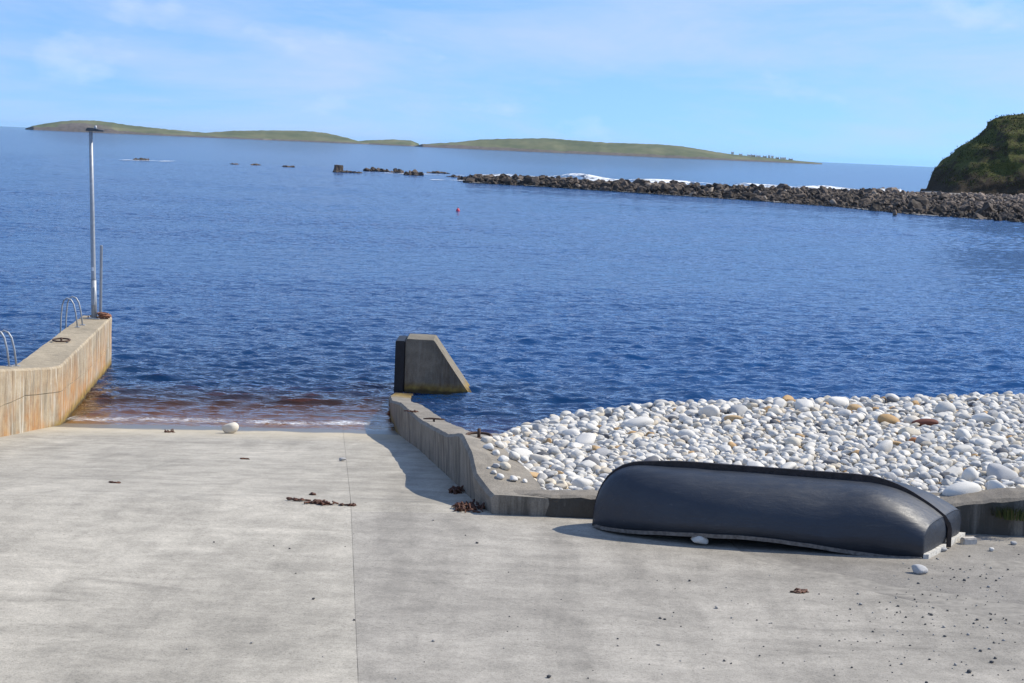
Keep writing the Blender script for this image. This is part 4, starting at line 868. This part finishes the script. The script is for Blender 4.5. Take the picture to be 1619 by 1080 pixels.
prof4 = [(655, 231), (668, 228), (690, 226.5), (720, 225), (760, 220.5), (810, 219.2), (862, 218.5), (866, 218.6), (910, 222), (960, 225.5), (1040, 228), (1080, 231.5), (1110, 236.5), (1150, 243), (1180, 246.5), (1215, 249.5), (1250, 253), (1280, 256), (1300, 258.3)]
island(prof4, 4000, 460, [(655, 5), (720, 8), (860, 5), (1000, 6), (1150, 4), (1300, 1.5)])
# far cottages on the low end of the island
M['lime'] = m_simple('limewashed wall', (.80, .79, .76), .9, .06); M['slate'] = m_simple('slate roof', (.16, .165, .17), .8)
def cottage(px, w, h, d, lab, rz=0.0, wallm='lime'):
    py = float(np.interp(px, [a for a, b in prof4], [b for a, b in prof4])); P = dp(px, py + .3, 4000 + 460 * .42); P[2] -= 1.0
    root = tag(empty('cottage', P), lab, 'house', 'cottages on the far island'); root.rotation_euler.z = rz
    bm = bmesh.new(); box(bm, (0, 0, h / 2), (w, d, h)); wl_ = bmobj('wall', bm, M[wallm], root)
    secs = [[(x, -d / 2 - .3, h), (x, d / 2 + .3, h), (x, 0, h + d * .3)] for x in (-w / 2 - .2, w / 2 + .2)]; rf = bmobj('roof', loft_bm(secs), M['slate'], root)
    for sx in (-1, 1): bm = bmesh.new(); box(bm, (sx * (w / 2 - .6), 0, h + d * .45 + .3), (.9, .9, 1.6)); bmobj('chimney', bm, M[wallm], rf)
    for k in (-1, 0, 1): bm = bmesh.new(); box(bm, (k * w * .28, -d / 2 - .02, h * .5), (1.0, .1, 1.3 if k else 2.2)); bmobj('window' if k else 'door', bm, M['slate'], wl_)
CT = [(1158, 6, 5.5, 6, 'upright pale house standing first on the far island village slope', 'lime'), (1171, 8, 3, 6, 'small low cottage just right of the upright pale house on the island', 'lime'), (1185, 11, 3.4, 6, 'low pale cottage left of the middle of the island village', 'lime'), (1191, 10, 3.6, 6, 'dark cottage next to the middle of the island village', 'slate'), (1199, 11, 3.2, 6, 'pale cottage in the middle of the far island village', 'lime'), (1209, 9, 3.4, 6, 'dark cottage beside the first white gable on the island', 'slate'), (1216, 5, 5.5, 7, 'white gabled house in the island village, left one of a pair', 'lime'), (1221, 5, 5.5, 7, 'white gabled house in the island village, right one of a pair', 'lime'), (1229, 8, 3.2, 6, 'low dark cottage left of the long white house on the island', 'slate'), (1238, 14, 4, 7, 'long bright white house near the low end of the island', 'lime'), (1250, 10, 3, 6, 'last low cottage at the end of the far island', 'slate')]
for px, w, h, d, lab, wm in CT: cottage(px, w, h, d, lab, .1, wm)

# ------------------------------------------------------------------ sea air between here and the islands
bm = bmesh.new(); box(bm, (0, 9000, 35.0), (60000, 42000, 78.0)); hz = bmobj('haze', bm, bpy.data.materials.new('sea haze')); hz['kind'] = 'stuff'; hz['label'] = 'thin blue sea haze over the bay and islands'; hz['category'] = 'haze'
hm = hz.data.materials[0]; hm.use_nodes = True; hm.node_tree.nodes.clear(); ho = hm.node_tree.nodes.new('ShaderNodeOutputMaterial'); pv = hm.node_tree.nodes.new('ShaderNodeVolumePrincipled')
pv.inputs['Color'].default_value = (.42, .74, 1, 1); pv.inputs['Density'].default_value = 1.6e-5; pv.inputs['Anisotropy'].default_value = .2; hm.node_tree.links.new(pv.outputs[0], ho.inputs['Volume'])
scene.render.engine = 'CYCLES'
